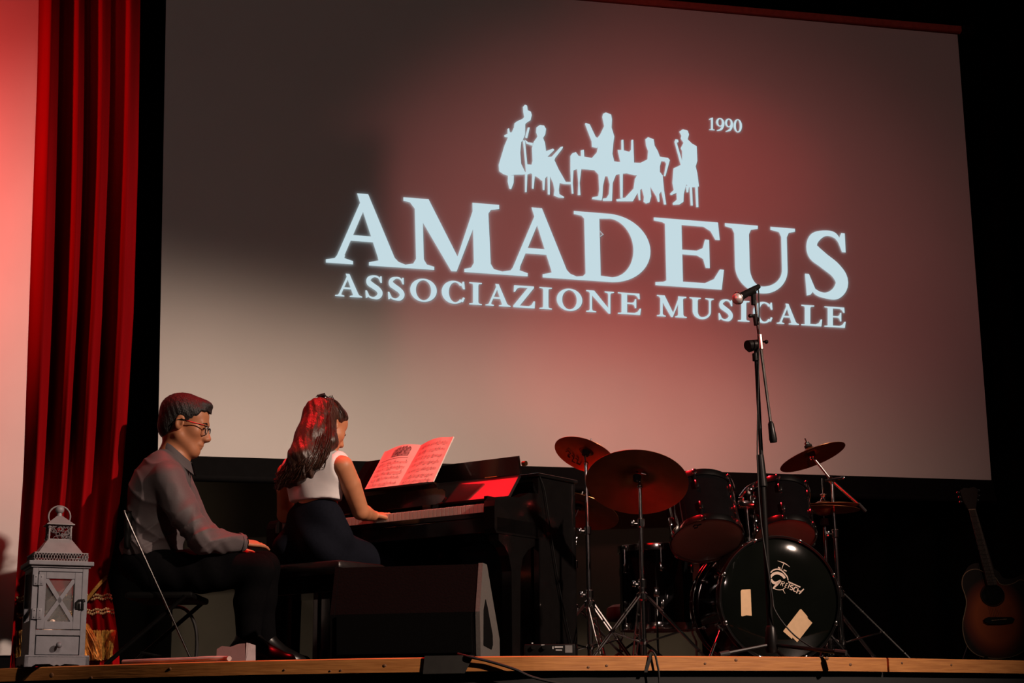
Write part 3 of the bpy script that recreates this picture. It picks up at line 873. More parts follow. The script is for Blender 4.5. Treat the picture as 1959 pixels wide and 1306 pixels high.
# ================================================================== console piano
m_piano = mat('black_piano_lacquer', (0.005, 0.0045, 0.0045), 0.12, var=0.1, scale=20, coat=0.3, spec=0.3)
m_fall = mat('black_gloss_fallboard', (0.012, 0.006, 0.006), 0.42, var=0.05, scale=20, coat=0.5)
m_ivory = mat('ivory_key', (0.62, 0.55, 0.48), 0.35, var=0.05, scale=60)
m_ebony = mat('ebony_key', (0.008, 0.008, 0.008), 0.3)
m_felt = mat('red_felt', (0.35, 0.03, 0.02), 0.9)
m_brass = mat('brass', (0.6, 0.4, 0.15), 0.3, metal=1.0)
E1 = Vector((0.809, -0.588, 0)).normalized(); E2 = Vector((0.588, 0.809, 0)).normalized()
K0 = G(930, 963, 0.72); K0.z = 0
PM = axes(E1, E2, Vector((0, 0, 1)), K0)
def pu(u, v, z): return PM @ Vector((u, v, z))
pno = thing('console_piano', pu(-0.6, 0.3, 0), 'black glossy console piano with open lid and white keys', 'piano')
mb = MB(PM); mb.box((-1.28, 0.33, 0.03), (0.045, 0.585, 0.855)); mb.build('body', m_piano, pno)
for u0 in (-1.315, 0.045):
    mb = MB(PM); mb.box((u0, 0.297, 0.0), (u0+0.035, 0.60, 0.868), 0.004); mb.build('side_panel', m_piano, pno)
mb = MB(PM); mb.box((-1.325, 0.285, 0.868), (0.09, 0.61, 0.885), 0.004); mb.build('top_lid', m_piano, pno)
mb = MB(PM); mb.box((-1.315, -0.03, 0.585), (0.08, 0.33, 0.655), 0.004); mb.build('keybed', m_piano, pno)
mb = MB(PM); mb.box((-1.255, -0.032, 0.655), (0.02, -0.008, 0.678), 0.002); mb.build('key_slip', m_piano, pno)
for u0 in (-1.315, 0.02):
    mb = MB(PM)
    pr = [(-0.045, 0.60), (-0.03, 0.58), (0.30, 0.58), (0.30, 0.79), (0.22, 0.785), (0.14, 0.755), (0.02, 0.748), (-0.02, 0.742), (-0.04, 0.725), (-0.045, 0.70)]
    mb.prism([(u0, v, z) for v, z in pr], (0.06, 0, 0)); mb.build('arm', m_piano, pno)
    mb = MB(PM)
    pr = [(-0.01, 0.585), (0.27, 0.585), (0.27, 0.548), (0.215, 0.525), (0.172, 0.485), (0.155, 0.42), (0.145, 0.05), (0.16, 0.03), (0.16, 0.0), (0.075, 0.0), (0.075, 0.03), (0.085, 0.05), (0.085, 0.42), (0.065, 0.49), (0.035, 0.525), (-0.01, 0.55)]
    mb.prism([(u0+0.004, v, z) for v, z in pr], (0.052, 0, 0)); mb.build('leg', m_piano, pno)
for u0 in (-1.255, 0.001):
    mb = MB(PM); mb.box((u0, -0.02, 0.655), (u0+0.022, 0.17, 0.752), 0.003); mb.build('cheek_block', m_piano, pno)
mb = MB(PM); mb.box((-1.23, 0.145, 0.70), (0.0, 0.160, 0.742)); mb.build('felt_strip', m_felt, pno)
mb = MB(PM); mb.box((-1.26, 0.30, 0.12), (0.03, 0.33, 0.575)); mb.build('lower_panel', m_piano, pno)
mb = MB(PM); mb.box((-1.26, 0.290, 0.0), (0.03, 0.32, 0.12)); mb.build('toe_rail', m_piano, pno)
# folded two-leaf fallboard
def leaf(a, b, th, name, m):
    av = Vector((0, a[0], a[1])); bv = Vector((0, b[0], b[1])); t = (bv-av).normalized(); nn = Vector((0, t.z, -t.y))*th
    mb = MB(PM); q = [av, bv, bv+nn, av+nn]
    mb.prism([Vector((-1.225, 0, 0))+p for p in q], (1.228, 0, 0)); return mb.build(name, m, pno)
leaf((0.165, 0.772), (0.255, 0.882), 0.016, 'fallboard_lower_leaf', m_fall)
leaf((0.258, 0.884), (0.240, 0.965), 0.016, 'fallboard_upper_leaf', m_fall)
for u in (-1.0, -0.6, -0.2):
    mb = MB(PM); mb.cyl((u, 0.262, 0.884), (u+0.07, 0.262, 0.884), 0.006); mb.build('fallboard_hinge', m_brass, pno, smooth=True)
mb = MB(PM); mb.cyl((0.0, 0.285, 0.935), (0.02, 0.285, 0.935), 0.012, n=12); mb.build('lid_knob', m_brass, pno, smooth=True)
# music desk with scrolled ends
mb = MB(PM)
sc = [(-1.00, 0.755), (-0.36, 0.755), (-0.325, 0.762), (-0.305, 0.785), (-0.308, 0.812), (-0.328, 0.826), (-0.352, 0.826), (-0.362, 0.838), (-0.366, 0.858), (-0.385, 0.866),
      (-0.97, 0.866), (-0.99, 0.858), (-0.995, 0.838), (-1.005, 0.826), (-1.03, 0.826), (-1.05, 0.812), (-1.053, 0.785), (-1.035, 0.762)]
mb.prism([(u, 0.085+(z-0.755)*0.15, z) for u, z in sc], (0, 0.016, 0)); md = mb.build('music_desk', m_piano, pno)
mb = MB(PM); mb.box((-0.97, 0.06, 0.852), (-0.385, 0.115, 0.860)); mb.build('desk_ledge', m_piano, md)
mb = MB(PM); mb.prism([(-0.95, 0.128, 0.865), (-0.42, 0.128, 0.865), (-0.45, 0.236, 1.03), (-0.92, 0.236, 1.03)], (0, 0.012, -0.006)); mb.build('desk_back', m_piano, md)
for u in (-0.95, -0.45):
    mb = MB(PM); mb.box((u, 0.1, 0.74), (u+0.05, 0.16, 0.78)); mb.build('desk_foot', m_piano, md)
# keys
KW = 1.23/52
mb = MB(PM); mb.box((-1.23+0.0004, 0.0, 0.682), (-1.23+KW-0.0009, 0.148, 0.721), 0.0016)
k0 = mb.build('white_key', m_ivory, pno)
for i in range(1, 52): copy_part(k0, pno, E1*(KW*i))
mb = MB(PM); mb.prism([(-0.0055, 0.050, 0.720), (-0.0055, 0.148, 0.720), (-0.0045, 0.148, 0.733), (-0.0045, 0.058, 0.733)], (0.0105, 0, 0))
kb0 = None
names = 'ABCDEFG'
for i in range(51):
    if names[i % 7] in 'BE': continue
    loc = E1*(-1.23 + KW*(i+1))
    if kb0 is None:
        kb0 = mb.build('black_key', m_ebony, pno); kb0.location = loc
    else: copy_part(kb0, pno, loc)

# ---- open book of sheet music on the desk
m_paper = mat('red_tinted_music_paper', (0.80, 0.66, 0.60), 0.8, var=0.03, scale=20)  # paper tinted reddish to deepen the red light on the pages
m_ink = mat('printed_ink', (0.48, 0.36, 0.34), 0.9, var=0.3, scale=200)
m_plate = mat('printed_engraving', (0.42, 0.36, 0.34), 0.9, col2=(0.06, 0.04, 0.04), scale=90)
BU = -0.60
bk = thing('sheet_music_book', pu(BU, 0.1, 0.861), 'open music book lit bright red on the piano desk', 'book')
def page_pt(s, t, side):
    """s 0..1 from spine outward, t 0..1 up the page"""
    wv = 0.012*math.sin(math.pi*s)*(1) + (0.03*s*s*t if side > 0 else 0.008*s*t)
    u = BU + side*(0.212*s) + 0.034*t*(1 if side > 0 else 1-0.45*s) - 0.004
    v = 0.103 + 0.135*t - wv*0.6
    z = 0.861 + 0.215*t + 0.012*math.sin(math.pi*min(1, s*1.1))*t + wv*0.3 - (0.012*s*t if side < 0 else -0.008*s*t)
    return pu(u, v, z)
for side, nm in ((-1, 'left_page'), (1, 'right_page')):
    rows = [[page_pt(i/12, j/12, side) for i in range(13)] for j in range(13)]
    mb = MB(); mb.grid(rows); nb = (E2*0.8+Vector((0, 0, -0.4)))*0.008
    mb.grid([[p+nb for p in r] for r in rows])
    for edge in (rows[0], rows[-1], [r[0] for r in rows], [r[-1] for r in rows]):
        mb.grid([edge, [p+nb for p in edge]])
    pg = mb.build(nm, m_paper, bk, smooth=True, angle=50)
    mb = MB(); off = (E2*-0.8+Vector((0, 0, 0.4)))*0.0012
    random.seed(11+side)
    tops = [0.90, 0.76, 0.62, 0.48, 0.34, 0.20, 0.08] if side > 0 else [0.60, 0.48, 0.36, 0.24, 0.11]
    for t in tops:
        for ln in range(5):
            tt = t - 0.011*ln
            mb.grid([[page_pt(0.10+0.82*i/10, tt+d, side)+off for i in range(11)] for d in (0, 0.0032)])
        for n in range(15):
            s = random.uniform(0.10, 0.88); tt = t - random.uniform(-0.012, 0.058)
            mb.grid([[page_pt(s+ds, tt+d, side)+off*1.2 for ds in (0, 0.022)] for d in (0, 0.013)])
            if random.random() < 0.7: mb.grid([[page_pt(s+ds, tt+d, side)+off*1.2 for ds in (0.017, 0.022)] for d in (0, 0.05)])
        for n in range(4):
            s = random.uniform(0.12, 0.8); mb.grid([[page_pt(s+ds, t-0.065+d, side)+off for ds in (0, 0.07)] for d in (0, 0.008)])
    if side < 0:
        mb.grid([[page_pt(0.15+0.75*i/8, 0.685+d, side)+off for i in range(9)] for d in (0, 0.012)])
    mb.build('printed_notes', m_ink, pg)
    if side < 0:
        mb = MB(); random.seed(5)
        outl = []
        for i in range(29):
            s = 0.18 + 0.46*i/28
            outl.append((s, 0.885 + 0.075*math.sin(math.pi*i/28)**0.5 + random.uniform(-0.022, 0.022)))
        mb.grid([[page_pt(s, 0.735, side)+off for s, _ in outl], [page_pt(s, 0.81, side)+off for s, _ in outl], [page_pt(s, tt, side)+off for s, tt in outl]])
        mb.build('printed_picture', m_plate, pg)

# ---- piano bench
m_leather = mat('black_bench_leather', (0.012, 0.009, 0.009), 0.28, var=0.2, scale=50, bump=0.06)
bnc = thing('piano_bench', pu(-0.77, -0.34, 0), 'black padded piano bench under the girl', 'bench')
mb = MB(PM); mb.box((-1.09, -0.50, 0.395), (-0.43, -0.17, 0.462), 0.022); mb.build('cushion', m_leather, bnc, smooth=True)
mb = MB(PM); mb.box((-1.075, -0.485, 0.325), (-0.445, -0.185, 0.397), 0.004); mb.build('apron', m_piano, bnc)
for u in (-1.06, -0.505):
    for v in (-0.475, -0.24):
        mb = MB(PM); mb.box((u, v, 0.0), (u+0.045, v+0.045, 0.327), 0.003); mb.build('leg', m_piano, bnc)
for u in (-1.10, -0.42):
    mb = MB(PM); mb.lathe([(0.022, 0), (0.022, 0.02), (0.012, 0.022)], 16, Matrix.Translation((u, -0.335, 0.36)) @ Matrix.Rotation(math.pi/2*(1 if u > -0.7 else -1), 4, 'Y')); mb.build('height_knob', m_piano, bnc, smooth=True)

# ================================================================== floor monitor wedge
m_cab = mat('black_speaker_paint', (0.0035, 0.0028, 0.0028), 0.8, spec=0.05, var=0.15, scale=120, bump=0.15)
m_side = mat('grey_speaker_side', (0.095, 0.088, 0.082), 0.6, var=0.1, scale=90, bump=0.1)
m_grille = mat('black_grille_cloth', (0.003, 0.003, 0.003), 0.9, spec=0.05, scale=300)
WY = 6.97
wa = P(655, 1255, WY); wb = P(916, 1252, WY-0.11)
wd = (wb-wa); wd.z = 0; WL = wd.length; wd.normalize(); wn = Vector((-wd.y, wd.x, 0))
WM = axes(wd, wn, Vector((0, 0, 1)), Vector((wa.x, wa.y, 0)))
wm = thing('floor_monitor', WM @ Vector((WL/2, 0.15, 0)), 'black wedge floor monitor with grey side cheek in front of the bench', 'speaker')
ZT = 0.385
mb = MB(WM); pr = [(0.0, 0.012), (-0.012, 0.19), (0.05, ZT), (0.12, ZT), (0.36, 0.10), (0.36, 0.012)]
mb.prism([(-0.04, y, z) for y, z in pr], (WL+0.03, 0, 0)); mb.build('cabinet', m_cab, wm)
mb = MB(WM); mb.prism([(-0.02, -0.004, 0.03), (WL-0.025, -0.004, 0.03), (WL-0.025, -0.015, 0.185), (-0.02, -0.015, 0.185)], (0, -0.008, 0)); mb.build('lower_grille', m_grille, wm)
mb = MB(WM)
for x in (-0.05, WL-0.01):
    outer = [(0.0, 0.0), (-0.016, 0.19), (0.048, ZT+0.004), (0.125, ZT+0.004), (0.37, 0.10), (0.375, 0.0)]
    mb2 = MB(WM); mb2.prism([(x, y, z) for y, z in outer], (0.018, 0, 0)); sd = mb2.build('side_cheek', m_side if x > 0 else m_cab, wm)
    hx = x+0.018 if x > 0 else x
    mb3 = MB(WM); mb3.prism([(hx-0.0005, y, z) for y, z in [(0.05, 0.06), (0.055, 0.20), (0.09, 0.245), (0.12, 0.22), (0.22, 0.11), (0.225, 0.07), (0.20, 0.05)]], (0.003 if x > 0 else -0.003, 0, 0)); mb3.build('handle_recess', m_grille, sd)
for x in (0.02, WL-0.07):
    for y in (0.03, 0.30):
        mb = MB(WM); mb.cyl((x, y, 0.0), (x, y, 0.014), 0.016); mb.build('rubber_foot', m_iron, wm, smooth=True)

# thin lead hanging down the treble side of the piano
mb = MB(); mb.tube(bez([pu(0.084, 0.30, 0.872), pu(0.092, 0.33, 0.80), pu(0.094, 0.37, 0.62), pu(0.094, 0.44, 0.35), pu(0.097, 0.52, 0.12), pu(0.11, 0.56, 0.004), pu(0.16, 0.60, 0.004)], 40), 0.003, 6)
tag(mb.build('piano_lead', m_iron, smooth=True, org=tuple(pu(0.11, 0.56, 0))), 'thin black lead hanging down the right side of the piano', 'cable')

# ================================================================== people
def V3(v): return np.array([v[0], v[1], v[2]], dtype=float)
m_skin_m = mat('tanned_skin', (0.40, 0.16, 0.078), 0.5, var=0.06, scale=40, spec=0.35)
m_skin_w = mat('warm_skin', (0.50, 0.205, 0.10), 0.5, var=0.05, scale=40, spec=0.35)
m_hair_m = mat('black_short_hair', (0.004, 0.003, 0.003), 0.55, var=0.4, scale=220, bump=0.5, stretch=(1, 1, 0.4))
m_hair_w = mat('brown_long_hair', (0.035, 0.014, 0.008), 0.42, var=0.5, scale=120, bump=0.35, stretch=(1, 1, 0.15))
m_shirt = mat('grey_sateen_shirt', (0.085, 0.071, 0.075), 0.58, var=0.08, scale=200, spec=0.22, sheen=0.05)
m_trouser = mat('black_trousers', (0.003, 0.003, 0.0035), 0.9, spec=0.03, scale=80)
m_white_top = mat('white_fitted_top', (0.74, 0.70, 0.70), 0.7, var=0.02, scale=60)
m_navy = mat('dark_navy_cloth', (0.007, 0.008, 0.013), 0.85, spec=0.06, var=0.15, scale=90)
m_shoe = mat('black_shoe_leather', (0.006, 0.005, 0.005), 0.3)
m_frame = mat('black_spectacle_frame', (0.005, 0.005, 0.005), 0.3)
m_eye = mat('eye_white', (0.55, 0.5, 0.46), 0.2, var=0.02)
m_lens = mat('spectacle_lens', (0.9, 0.9, 0.9), 0.03, var=0.0, alpha=0.10)

def head_sdf(s, c, M, sc=1.0, female=False):
    """c: head centre between the ears, M: columns forward, left, up"""
    def W(x, y, z): return V3(c) + M @ (np.array([x, y, z])*sc)
    def E(x, y, z, r, k=0.02, op='add'): s.ell(W(x, y, z), np.array(r)*sc, M, k*sc, op)
    E(-0.012, 0, 0.043, (0.097, 0.075, 0.075))
    E(0.045, 0, 0.035, (0.050, 0.060, 0.058), 0.03)
    E(-0.045, 0, -0.01, (0.055, 0.058, 0.065), 0.03)
    E(0.035, 0, -0.045, (0.058, 0.056, 0.075), 0.03)
    E(0.070, 0, -0.104, (0.022, 0.024 if not female else 0.020, 0.019), 0.035)
    for y in (-1, 1):
        s.cone(W(0.0, y*0.052, -0.055), W(0.062, y*0.018, -0.104), 0.020*sc, 0.016*sc, 0.035*sc)
        E(0.058, y*0.042, -0.022, (0.026, 0.022, 0.022), 0.03)
        if not female: s.cone(W(0.082, y*0.040, 0.016), W(0.092, y*0.008, 0.018), 0.010*sc, 0.010*sc, 0.018*sc)
        E(0.100, y*0.033, -0.004, (0.020, 0.018, 0.013), 0.012, 'sub')
        E(0.078, y*0.031, -0.003, (0.015, 0.015, 0.013), 0.004)
        s.cone(W(0.086, y*0.020, 0.004), W(0.083, y*0.042, 0.004), 0.005*sc, 0.005*sc, 0.006*sc)
        # ear
        E(-0.006, y*0.076, -0.004, (0.020, 0.009, 0.033), 0.008)
        E(-0.003, y*0.084, -0.001, (0.012, 0.006, 0.021), 0.004, 'sub')
        E(0.009, y*0.079, -0.008, (0.006, 0.006, 0.008), 0.004)
        E(0.108, y*0.011, -0.044, (0.011, 0.009, 0.008), 0.008)
    s.cone(W(0.084, 0, 0.004), W(0.096, 0, -0.040), 0.012*sc, 0.019*sc, 0.012*sc)
    s.cone(W(0.090, 0, 0.010), W(0.117, 0, -0.036), 0.009*sc, 0.0105*sc, 0.012*sc)
    E(0.117, 0, -0.040, (0.009, 0.010, 0.008), 0.008)
    E(0.088, 0, -0.068, (0.014, 0.026, 0.012), 0.012)
    E(0.094, 0, -0.0715, (0.011, 0.022, 0.0052), 0.004)
    E(0.091, 0, -0.0825, (0.011, 0.019, 0.0058), 0.004)
    s.cone(W(0.106, -0.022, -0.077), W(0.106, 0.022, -0.077), 0.0022*sc, 0.0022*sc, 0.003*sc, 'sub')
    return W

def hand_sdf(s, wrist, fwd, back, thumb_side, curl=(0.3, 0.5, 0.4), sc=1.0, spread=0.0):
    f = Vector(fwd).normalized(); b = Vector(back); b = (b - f*b.dot(f)).normalized(); l = b.cross(f)*thumb_side
    M = np.array([[f[i], l[i], b[i]] for i in range(3)])
    w = Vector(wrist)
    s.cone(w - f*0.01*sc, w + f*0.02*sc, 0.026*sc, 0.024*sc, 0.006)
    s.ell(w + f*0.050*sc, np.array((0.050, 0.040, 0.015))*sc, M, 0.014)
    s.ell(w + f*0.078*sc, np.array((0.022, 0.041, 0.013))*sc, M, 0.010)
    for i, (off, L) in enumerate(((0.030, 0.070), (0.010, 0.079), (-0.011, 0.073), (-0.031, 0.057))):
        d = (f + l*(off*spread)).normalized(); p = w + f*0.088*sc + l*off*sc; ang = 0.0
        for q, fr in enumerate((0.45, 0.32, 0.23)):
            ang += curl[q]
            dd = d*math.cos(ang) - b*math.sin(ang)
            p2 = p + dd*(L*fr*sc)
            s.cone(p, p2, (0.0088-0.0008*q)*sc, (0.0082-0.0009*q)*sc, 0.003)
            p = p2
    t0 = w + f*0.026*sc + l*0.030*sc - b*0.004*sc
    t1 = t0 + (f*0.62+l*0.62-b*0.30).normalized()*0.040*sc
    t2 = t1 + (f*0.90+l*0.25-b*0.30).normalized()*0.030*sc
    t3 = t2 + (f*0.97+l*0.05-b*0.25).normalized()*0.024*sc
    s.chain([t0, t1, t2, t3], [0.014*sc, 0.0115*sc, 0.010*sc, 0.008*sc], 0.006)

# ------------------------------------------------------------------ the man (page turner)
MY = 7.48
man = thing('person', (P(300, 1100, MY).x, MY, 0), 'man in grey shirt and glasses seated in profile, hand on knee', 'person')
hc = P(352, 812, MY)
fM = Vector((math.cos(math.radians(-13)), 0.03, math.sin(math.radians(-13))))
MH = rot3(fM)
neck_b = P(328, 885, MY); chest = P(302, 945, MY)
sh_n = P(322, 918, MY-0.175); el_n = P(388, 1032, MY-0.215); wr_n = P(460, 1038, MY-0.07)
sh_f = P(334, 915, MY+0.175); el_f = P(392, 1024, MY+0.22); wr_f = P(452, 1050, MY+0.11)
hip_n = P(298, 1092, MY-0.095); kn_n = P(492, 1090, MY-0.09); an_n = P(474, 1218, MY-0.06)
hip_f = P(300, 1090, MY+0.095); kn_f = P(505, 1084, MY+0.12); an_f = P(505, 1222, MY+0.15)
belly = P(297, 1015, MY); pelv = P(288, 1078, MY)
s = SDF((-2.15, 7.08, 0.0), (-0.95, 7.95, 1.31), 0.0042)
W = head_sdf(s, hc, MH, 1.05)
s.cone(W(-0.022, 0, -0.05), neck_b, 0.052, 0.060, 0.03)
s.cone(W(0.0, 0, -0.06), neck_b+Vector((0.022, 0, -0.01)), 0.034, 0.046, 0.014)
s.cone(neck_b, chest, 0.075, 0.095, 0.03); s.cone(chest, pelv, 0.095, 0.10, 0.03)
for a, e, w in ((sh_n, el_n, wr_n), (sh_f, el_f, wr_f)):
    s.cone(neck_b, a, 0.05, 0.045, 0.03); s.chain([a, e, w], [0.042, 0.036, 0.025], 0.01)
for h_, k_, a_ in ((hip_n, kn_n, an_n), (hip_f, kn_f, an_f)):
    s.chain([h_, k_, a_], [0.07, 0.045, 0.032], 0.02)
hand_sdf(s, wr_n, P(508, 1041, MY+0.02)-wr_n, Vector((0.1, -0.35, 1)), 1, (0.12, 0.28, 0.22), 0.95)
hand_sdf(s, wr_f, kn_f+Vector((0.02, 0, 0.03))-wr_f, Vector((0, 0.2, 1)), -1, (0.3, 0.4, 0.3), 0.95)
s.build('body', m_skin_m, man)
# short hair
s = SDF(V3(hc)-0.17, V3(hc)+0.17, 0.0035)
def HW(x, y, z): return V3(hc) + MH @ (np.array([x, y, z])*1.05)
s.ell(HW(-0.014, 0, 0.052), (0.109, 0.088, 0.087), MH, 0.02)
s.ell(HW(0.048, 0, 0.060), (0.055, 0.067, 0.050), MH, 0.025)
s.ell(HW(-0.050, 0, -0.012), (0.063, 0.070, 0.074), MH, 0.03)
s.ell(HW(0.055, 0, 0.100), (0.048, 0.050, 0.024), MH, 0.02)
def hairline(X, Y, Z):
    d = np.stack([X-hc.x, Y-hc.y, Z-hc.z], -1) @ MH / 1.05
    x, y, z = d[..., 0], d[..., 1], d[..., 2]
    xs = np.array([-0.2, -0.055, -0.040, -0.028, -0.010, 0.008, 0.022, 0.030, 0.040, 0.056, 0.070, 0.085, 0.2])
    zs = np.array([-0.085, -0.080, -0.055, 0.005, 0.026, 0.018, -0.012, 0.000, 0.018, 0.040, 0.064, 0.070, 0.072])
    return (np.interp(x, xs, zs) + 0.004*np.sin(x*300) - z)*0.7
s.fn(hairline, 0.006)
s.disp(lambda X, Y, Z: 0.0012*np.sin(260*X+90*Z)*np.sin(230*Y+40*X))
s.build('hair', m_hair_m, man)
# shirt
s = SDF((-2.15, 7.08, 0.40), (-1.05, 7.95, 1.16), 0.0052)
I3 = np.eye(3)
ch_M = rot3((1, 0, -0.12))
s.ell(chest, (0.128, 0.195, 0.175), ch_M, 0.03)
s.ell(belly, (0.125, 0.165, 0.145), None, 0.05)
s.ell(P(290, 1052, MY), (0.132, 0.172, 0.085), None, 0.04)
s.cone(sh_n+Vector((-0.01, 0.03, 0.0)), sh_f+Vector((-0.01, -0.03, 0.0)), 0.082, 0.082, 0.05)
s.cone(P(312, 890, MY-0.07), P(322, 890, MY+0.07), 0.062, 0.062, 0.04)
s.ell(neck_b+Vector((0, 0, 0.0)), (0.072, 0.072, 0.045), None, 0.03)
for a, e, w, sg in ((sh_n, el_n, wr_n, -1), (sh_f, el_f, wr_f, 1)):
    mid = a.lerp(e, 0.55)
    s.chain([a, mid+Vector((-0.012, 0, -0.008)), e, e.lerp(w, 0.5)+Vector((0, 0, -0.006)), w], [0.076, 0.068, 0.060, 0.052, 0.038], 0.014)
s.plane(W(-0.01, 0, -0.088), (0.5*MH[0, 2]+0.35, 0, 0.9), 0.008)
s.cone(W(0.0, 0, -0.02), neck_b+Vector((0.02, 0, -0.02)), 0.058, 0.052, 0.004, 'sub')
s.plane((0, 0, 0.43), (0, 0, -1), 0.01)
def wrinkle(X, Y, Z):
    def crease(t): return (1-np.abs(np.sin(t)))**2 - 0.27
    arm = np.exp(-((Y-(MY-0.18))/0.13)**2)
    w1 = crease(26*(X*0.55+Z*0.95)+2.2*np.sin(9*X+5*Z)+4*np.sin(4*Y))*arm
    w2 = crease(34*(X*0.9-Z*0.5)+2.5*np.sin(12*Z+3*Y))*np.exp(-((Z-el_n.z-0.02)/0.10)**2)
    w3 = crease(15*(X+0.8*Z)+6*Y+1.5*np.sin(14*Z)+1.2*np.sin(23*X))
    w4 = np.sin(70*Z+40*X+3*np.sin(30*X))*np.exp(-((Z-0.50)/0.06)**2)
    return -(0.0085*w1 + 0.0085*w2 + 0.0045*w3 + 0.002*w4)
s.disp(wrinkle)
s.build('shirt', m_shirt, man)
# collar
mb = MB()
colr = []
for i in range(41):
    a = math.radians(-160+320*i/40)          # 0 = back of the neck
    ca, sa = math.cos(a), math.sin(a)
    top = Vector((neck_b.x+0.030-0.058*ca, MY+0.062*sa, neck_b.z+0.052+0.052*ca))
    midp = Vector((neck_b.x+0.030-0.064*ca, MY+0.068*sa, top.z-0.003))
    fl = 0.046+0.016*(1-ca)/2
    low = Vector((neck_b.x+0.032-0.080*ca, MY+0.086*sa, top.z-fl))
    ins = Vector((neck_b.x+0.030-0.058*ca, MY+0.062*sa, top.z-0.07))
    colr.append((ins, top, midp, low, low+Vector((0.004*ca, -0.004*sa, 0.002))))
mb.grid([[r[k] for r in colr] for k in range(5)])
mb.build('collar', m_shirt, man, smooth=True, angle=70)
mb = MB(); mb.torus(wr_n.lerp(el_n, 0.02), wr_n-el_n, 0.036, 0.008, 20, 8); mb.build('cuff', m_shirt, man, smooth=True)
mb = MB(); mb.torus(wr_n+(wr_n-el_n).normalized()*0.018, wr_n-el_n, 0.0285, 0.005, 20, 8); mb.build('wristwatch', mat('dark_watch', (0.02, 0.02, 0.02), 0.2, metal=0.8), man, smooth=True)
# trousers
s = SDF((-2.15, 7.1, 0.02), (-0.88, 7.90, 0.66), 0.006)
s.ell(pelv, (0.135, 0.165, 0.095), None, 0.03)
for h_, k_, a_ in ((hip_n, kn_n, an_n), (hip_f, kn_f, an_f)):
    s.chain([h_, h_.lerp(k_, 0.5)+Vector((0, 0, -0.006)), k_, k_.lerp(a_, 0.45)+Vector((-0.012, 0, 0)), a_], [0.098, 0.086, 0.068, 0.064, 0.052], 0.03)
s.disp(lambda X, Y, Z: 0.003*np.sin(40*X+25*Z+3*np.sin(9*X)))
s.build('trousers', m_trouser, man)
for a_, yy in ((an_n, 0.0), (an_f, 0.0)):
    s = SDF(V3(a_)-np.array((0.16, 0.10, 0.16)), V3(a_)+np.array((0.28, 0.10, 0.10)), 0.005)
    heel = Vector((a_.x-0.040, a_.y, max(0.052, a_.z-0.062))); ball = Vector((a_.x+0.115, a_.y-0.01, 0.036)); toe = Vector((a_.x+0.185, a_.y-0.012, 0.030))
    s.cone(a_, heel, 0.042, 0.036, 0.03); s.cone(heel, ball, 0.036, 0.038, 0.03); s.cone(a_, ball, 0.042, 0.036, 0.03); s.cone(ball, toe, 0.038, 0.026, 0.02)
    s.plane((0, 0, 0.004), (0, 0, -1))
    s.build('shoe', m_shoe, man)
# spectacles
mb = MB()
for y in (-1, 1):
    pts = []
    for i in range(25):
        a = 2*math.pi*i/24
        ex, ez = 0.024*math.copysign(abs(math.cos(a))**0.75, math.cos(a)), 0.017*math.copysign(abs(math.sin(a))**0.75, math.sin(a))
        pts.append(HW(0.106-0.010*abs(ex+0.02)*8*0.1, y*0.033+ex*y, -0.006+ez))
    mb.tube(pts, 0.0024, 6)
    mb.tube([HW(0.104, y*0.057, 0.004), HW(0.095, y*0.070, 0.006), HW(0.05, y*0.079, 0.006), HW(0.0, y*0.082, 0.010), HW(-0.022, y*0.080, 0.000), HW(-0.030, y*0.078, -0.016)], 0.0026, 6)
mb.tube([HW(0.107, -0.010, 0.002), HW(0.112, 0, 0.005), HW(0.107, 0.010, 0.002)], 0.0022, 6)
gl = mb.build('spectacles', m_frame, man, smooth=True)
for y in (-1, 1):
    mb = MB(); pts = [HW(0.1055, y*0.033+0.023*math.cos(2*math.pi*i/20), -0.006+0.016*math.sin(2*math.pi*i/20)) for i in range(20)]
    mb.prism(pts, MH @ np.array((0.0015, 0, 0))); mb.build('lens', m_lens, gl)
mb = MB()
for y in (-1, 1): mb.ball(HW(0.0805, y*0.031, -0.003), 0.0125, 14)
mb.build('eyes', m_eye, man, smooth=True)
mb = MB()
for y in (-1, 1):
    mb.tube([HW(0.0985, y*0.014, 0.0175), HW(0.0985, y*0.032, 0.0215), HW(0.087, y*0.052, 0.0165)], [0.0028, 0.0036, 0.0018], 6)
    mb.ball(HW(0.0915, y*0.0315, -0.004), 0.0045, 8)
mb.build('eyebrows', m_hair_m, man, smooth=True)

# ------------------------------------------------------------------ folding chair under the man
m_chrome = mat('chrome', (0.13, 0.125, 0.12), 0.2, metal=1.0, var=0.03)
m_seat = mat('black_vinyl_seat', (0.003, 0.003, 0.003), 0.5, spec=0.08)
chx = P(292, 1130, MY)
chr_ = thing('folding_chair', (chx.x, MY, 0), 'black folding chair with thin chrome frame under the man in glasses', 'chair')
zs_ = 0.315
seat_b = P(250, 1135, MY).x; seat_f = P(385, 1135, MY).x
mb = MB(); mb.box((seat_b+0.02, MY-0.20, zs_-0.03), (seat_f, MY+0.20, zs_), 0.012); mb.build('seat', m_seat, chr_, smooth=True)
for sgn, yy in ((-1, MY-0.215), (1, MY+0.215)):
    top = P(240, 984, yy); bot = P(312, 1143, yy)
    d = (bot-top).normalized()
    end = bot + d*((bot.z-0.012)/-d.z)
    mb = MB(); mb.tube(bez([top+Vector((0.012, -sgn*0.05, 0.018)), top+Vector((0.004, -sgn*0.012, 0.012)), top-d*-0.02, bot, end], 20), 0.0048, 8); mb.build('front_leg', m_chrome, chr_, smooth=True)
    rb = P(262, 1105, yy); 
    mb = MB(); mb.tube([Vector((seat_f-0.03, yy+sgn*-0.012, zs_-0.02)), Vector((seat_b-0.05, yy+sgn*-0.012, 0.01))], 0.0095, 8); mb.build('rear_leg', m_seat, chr_, smooth=True)
mb = MB()
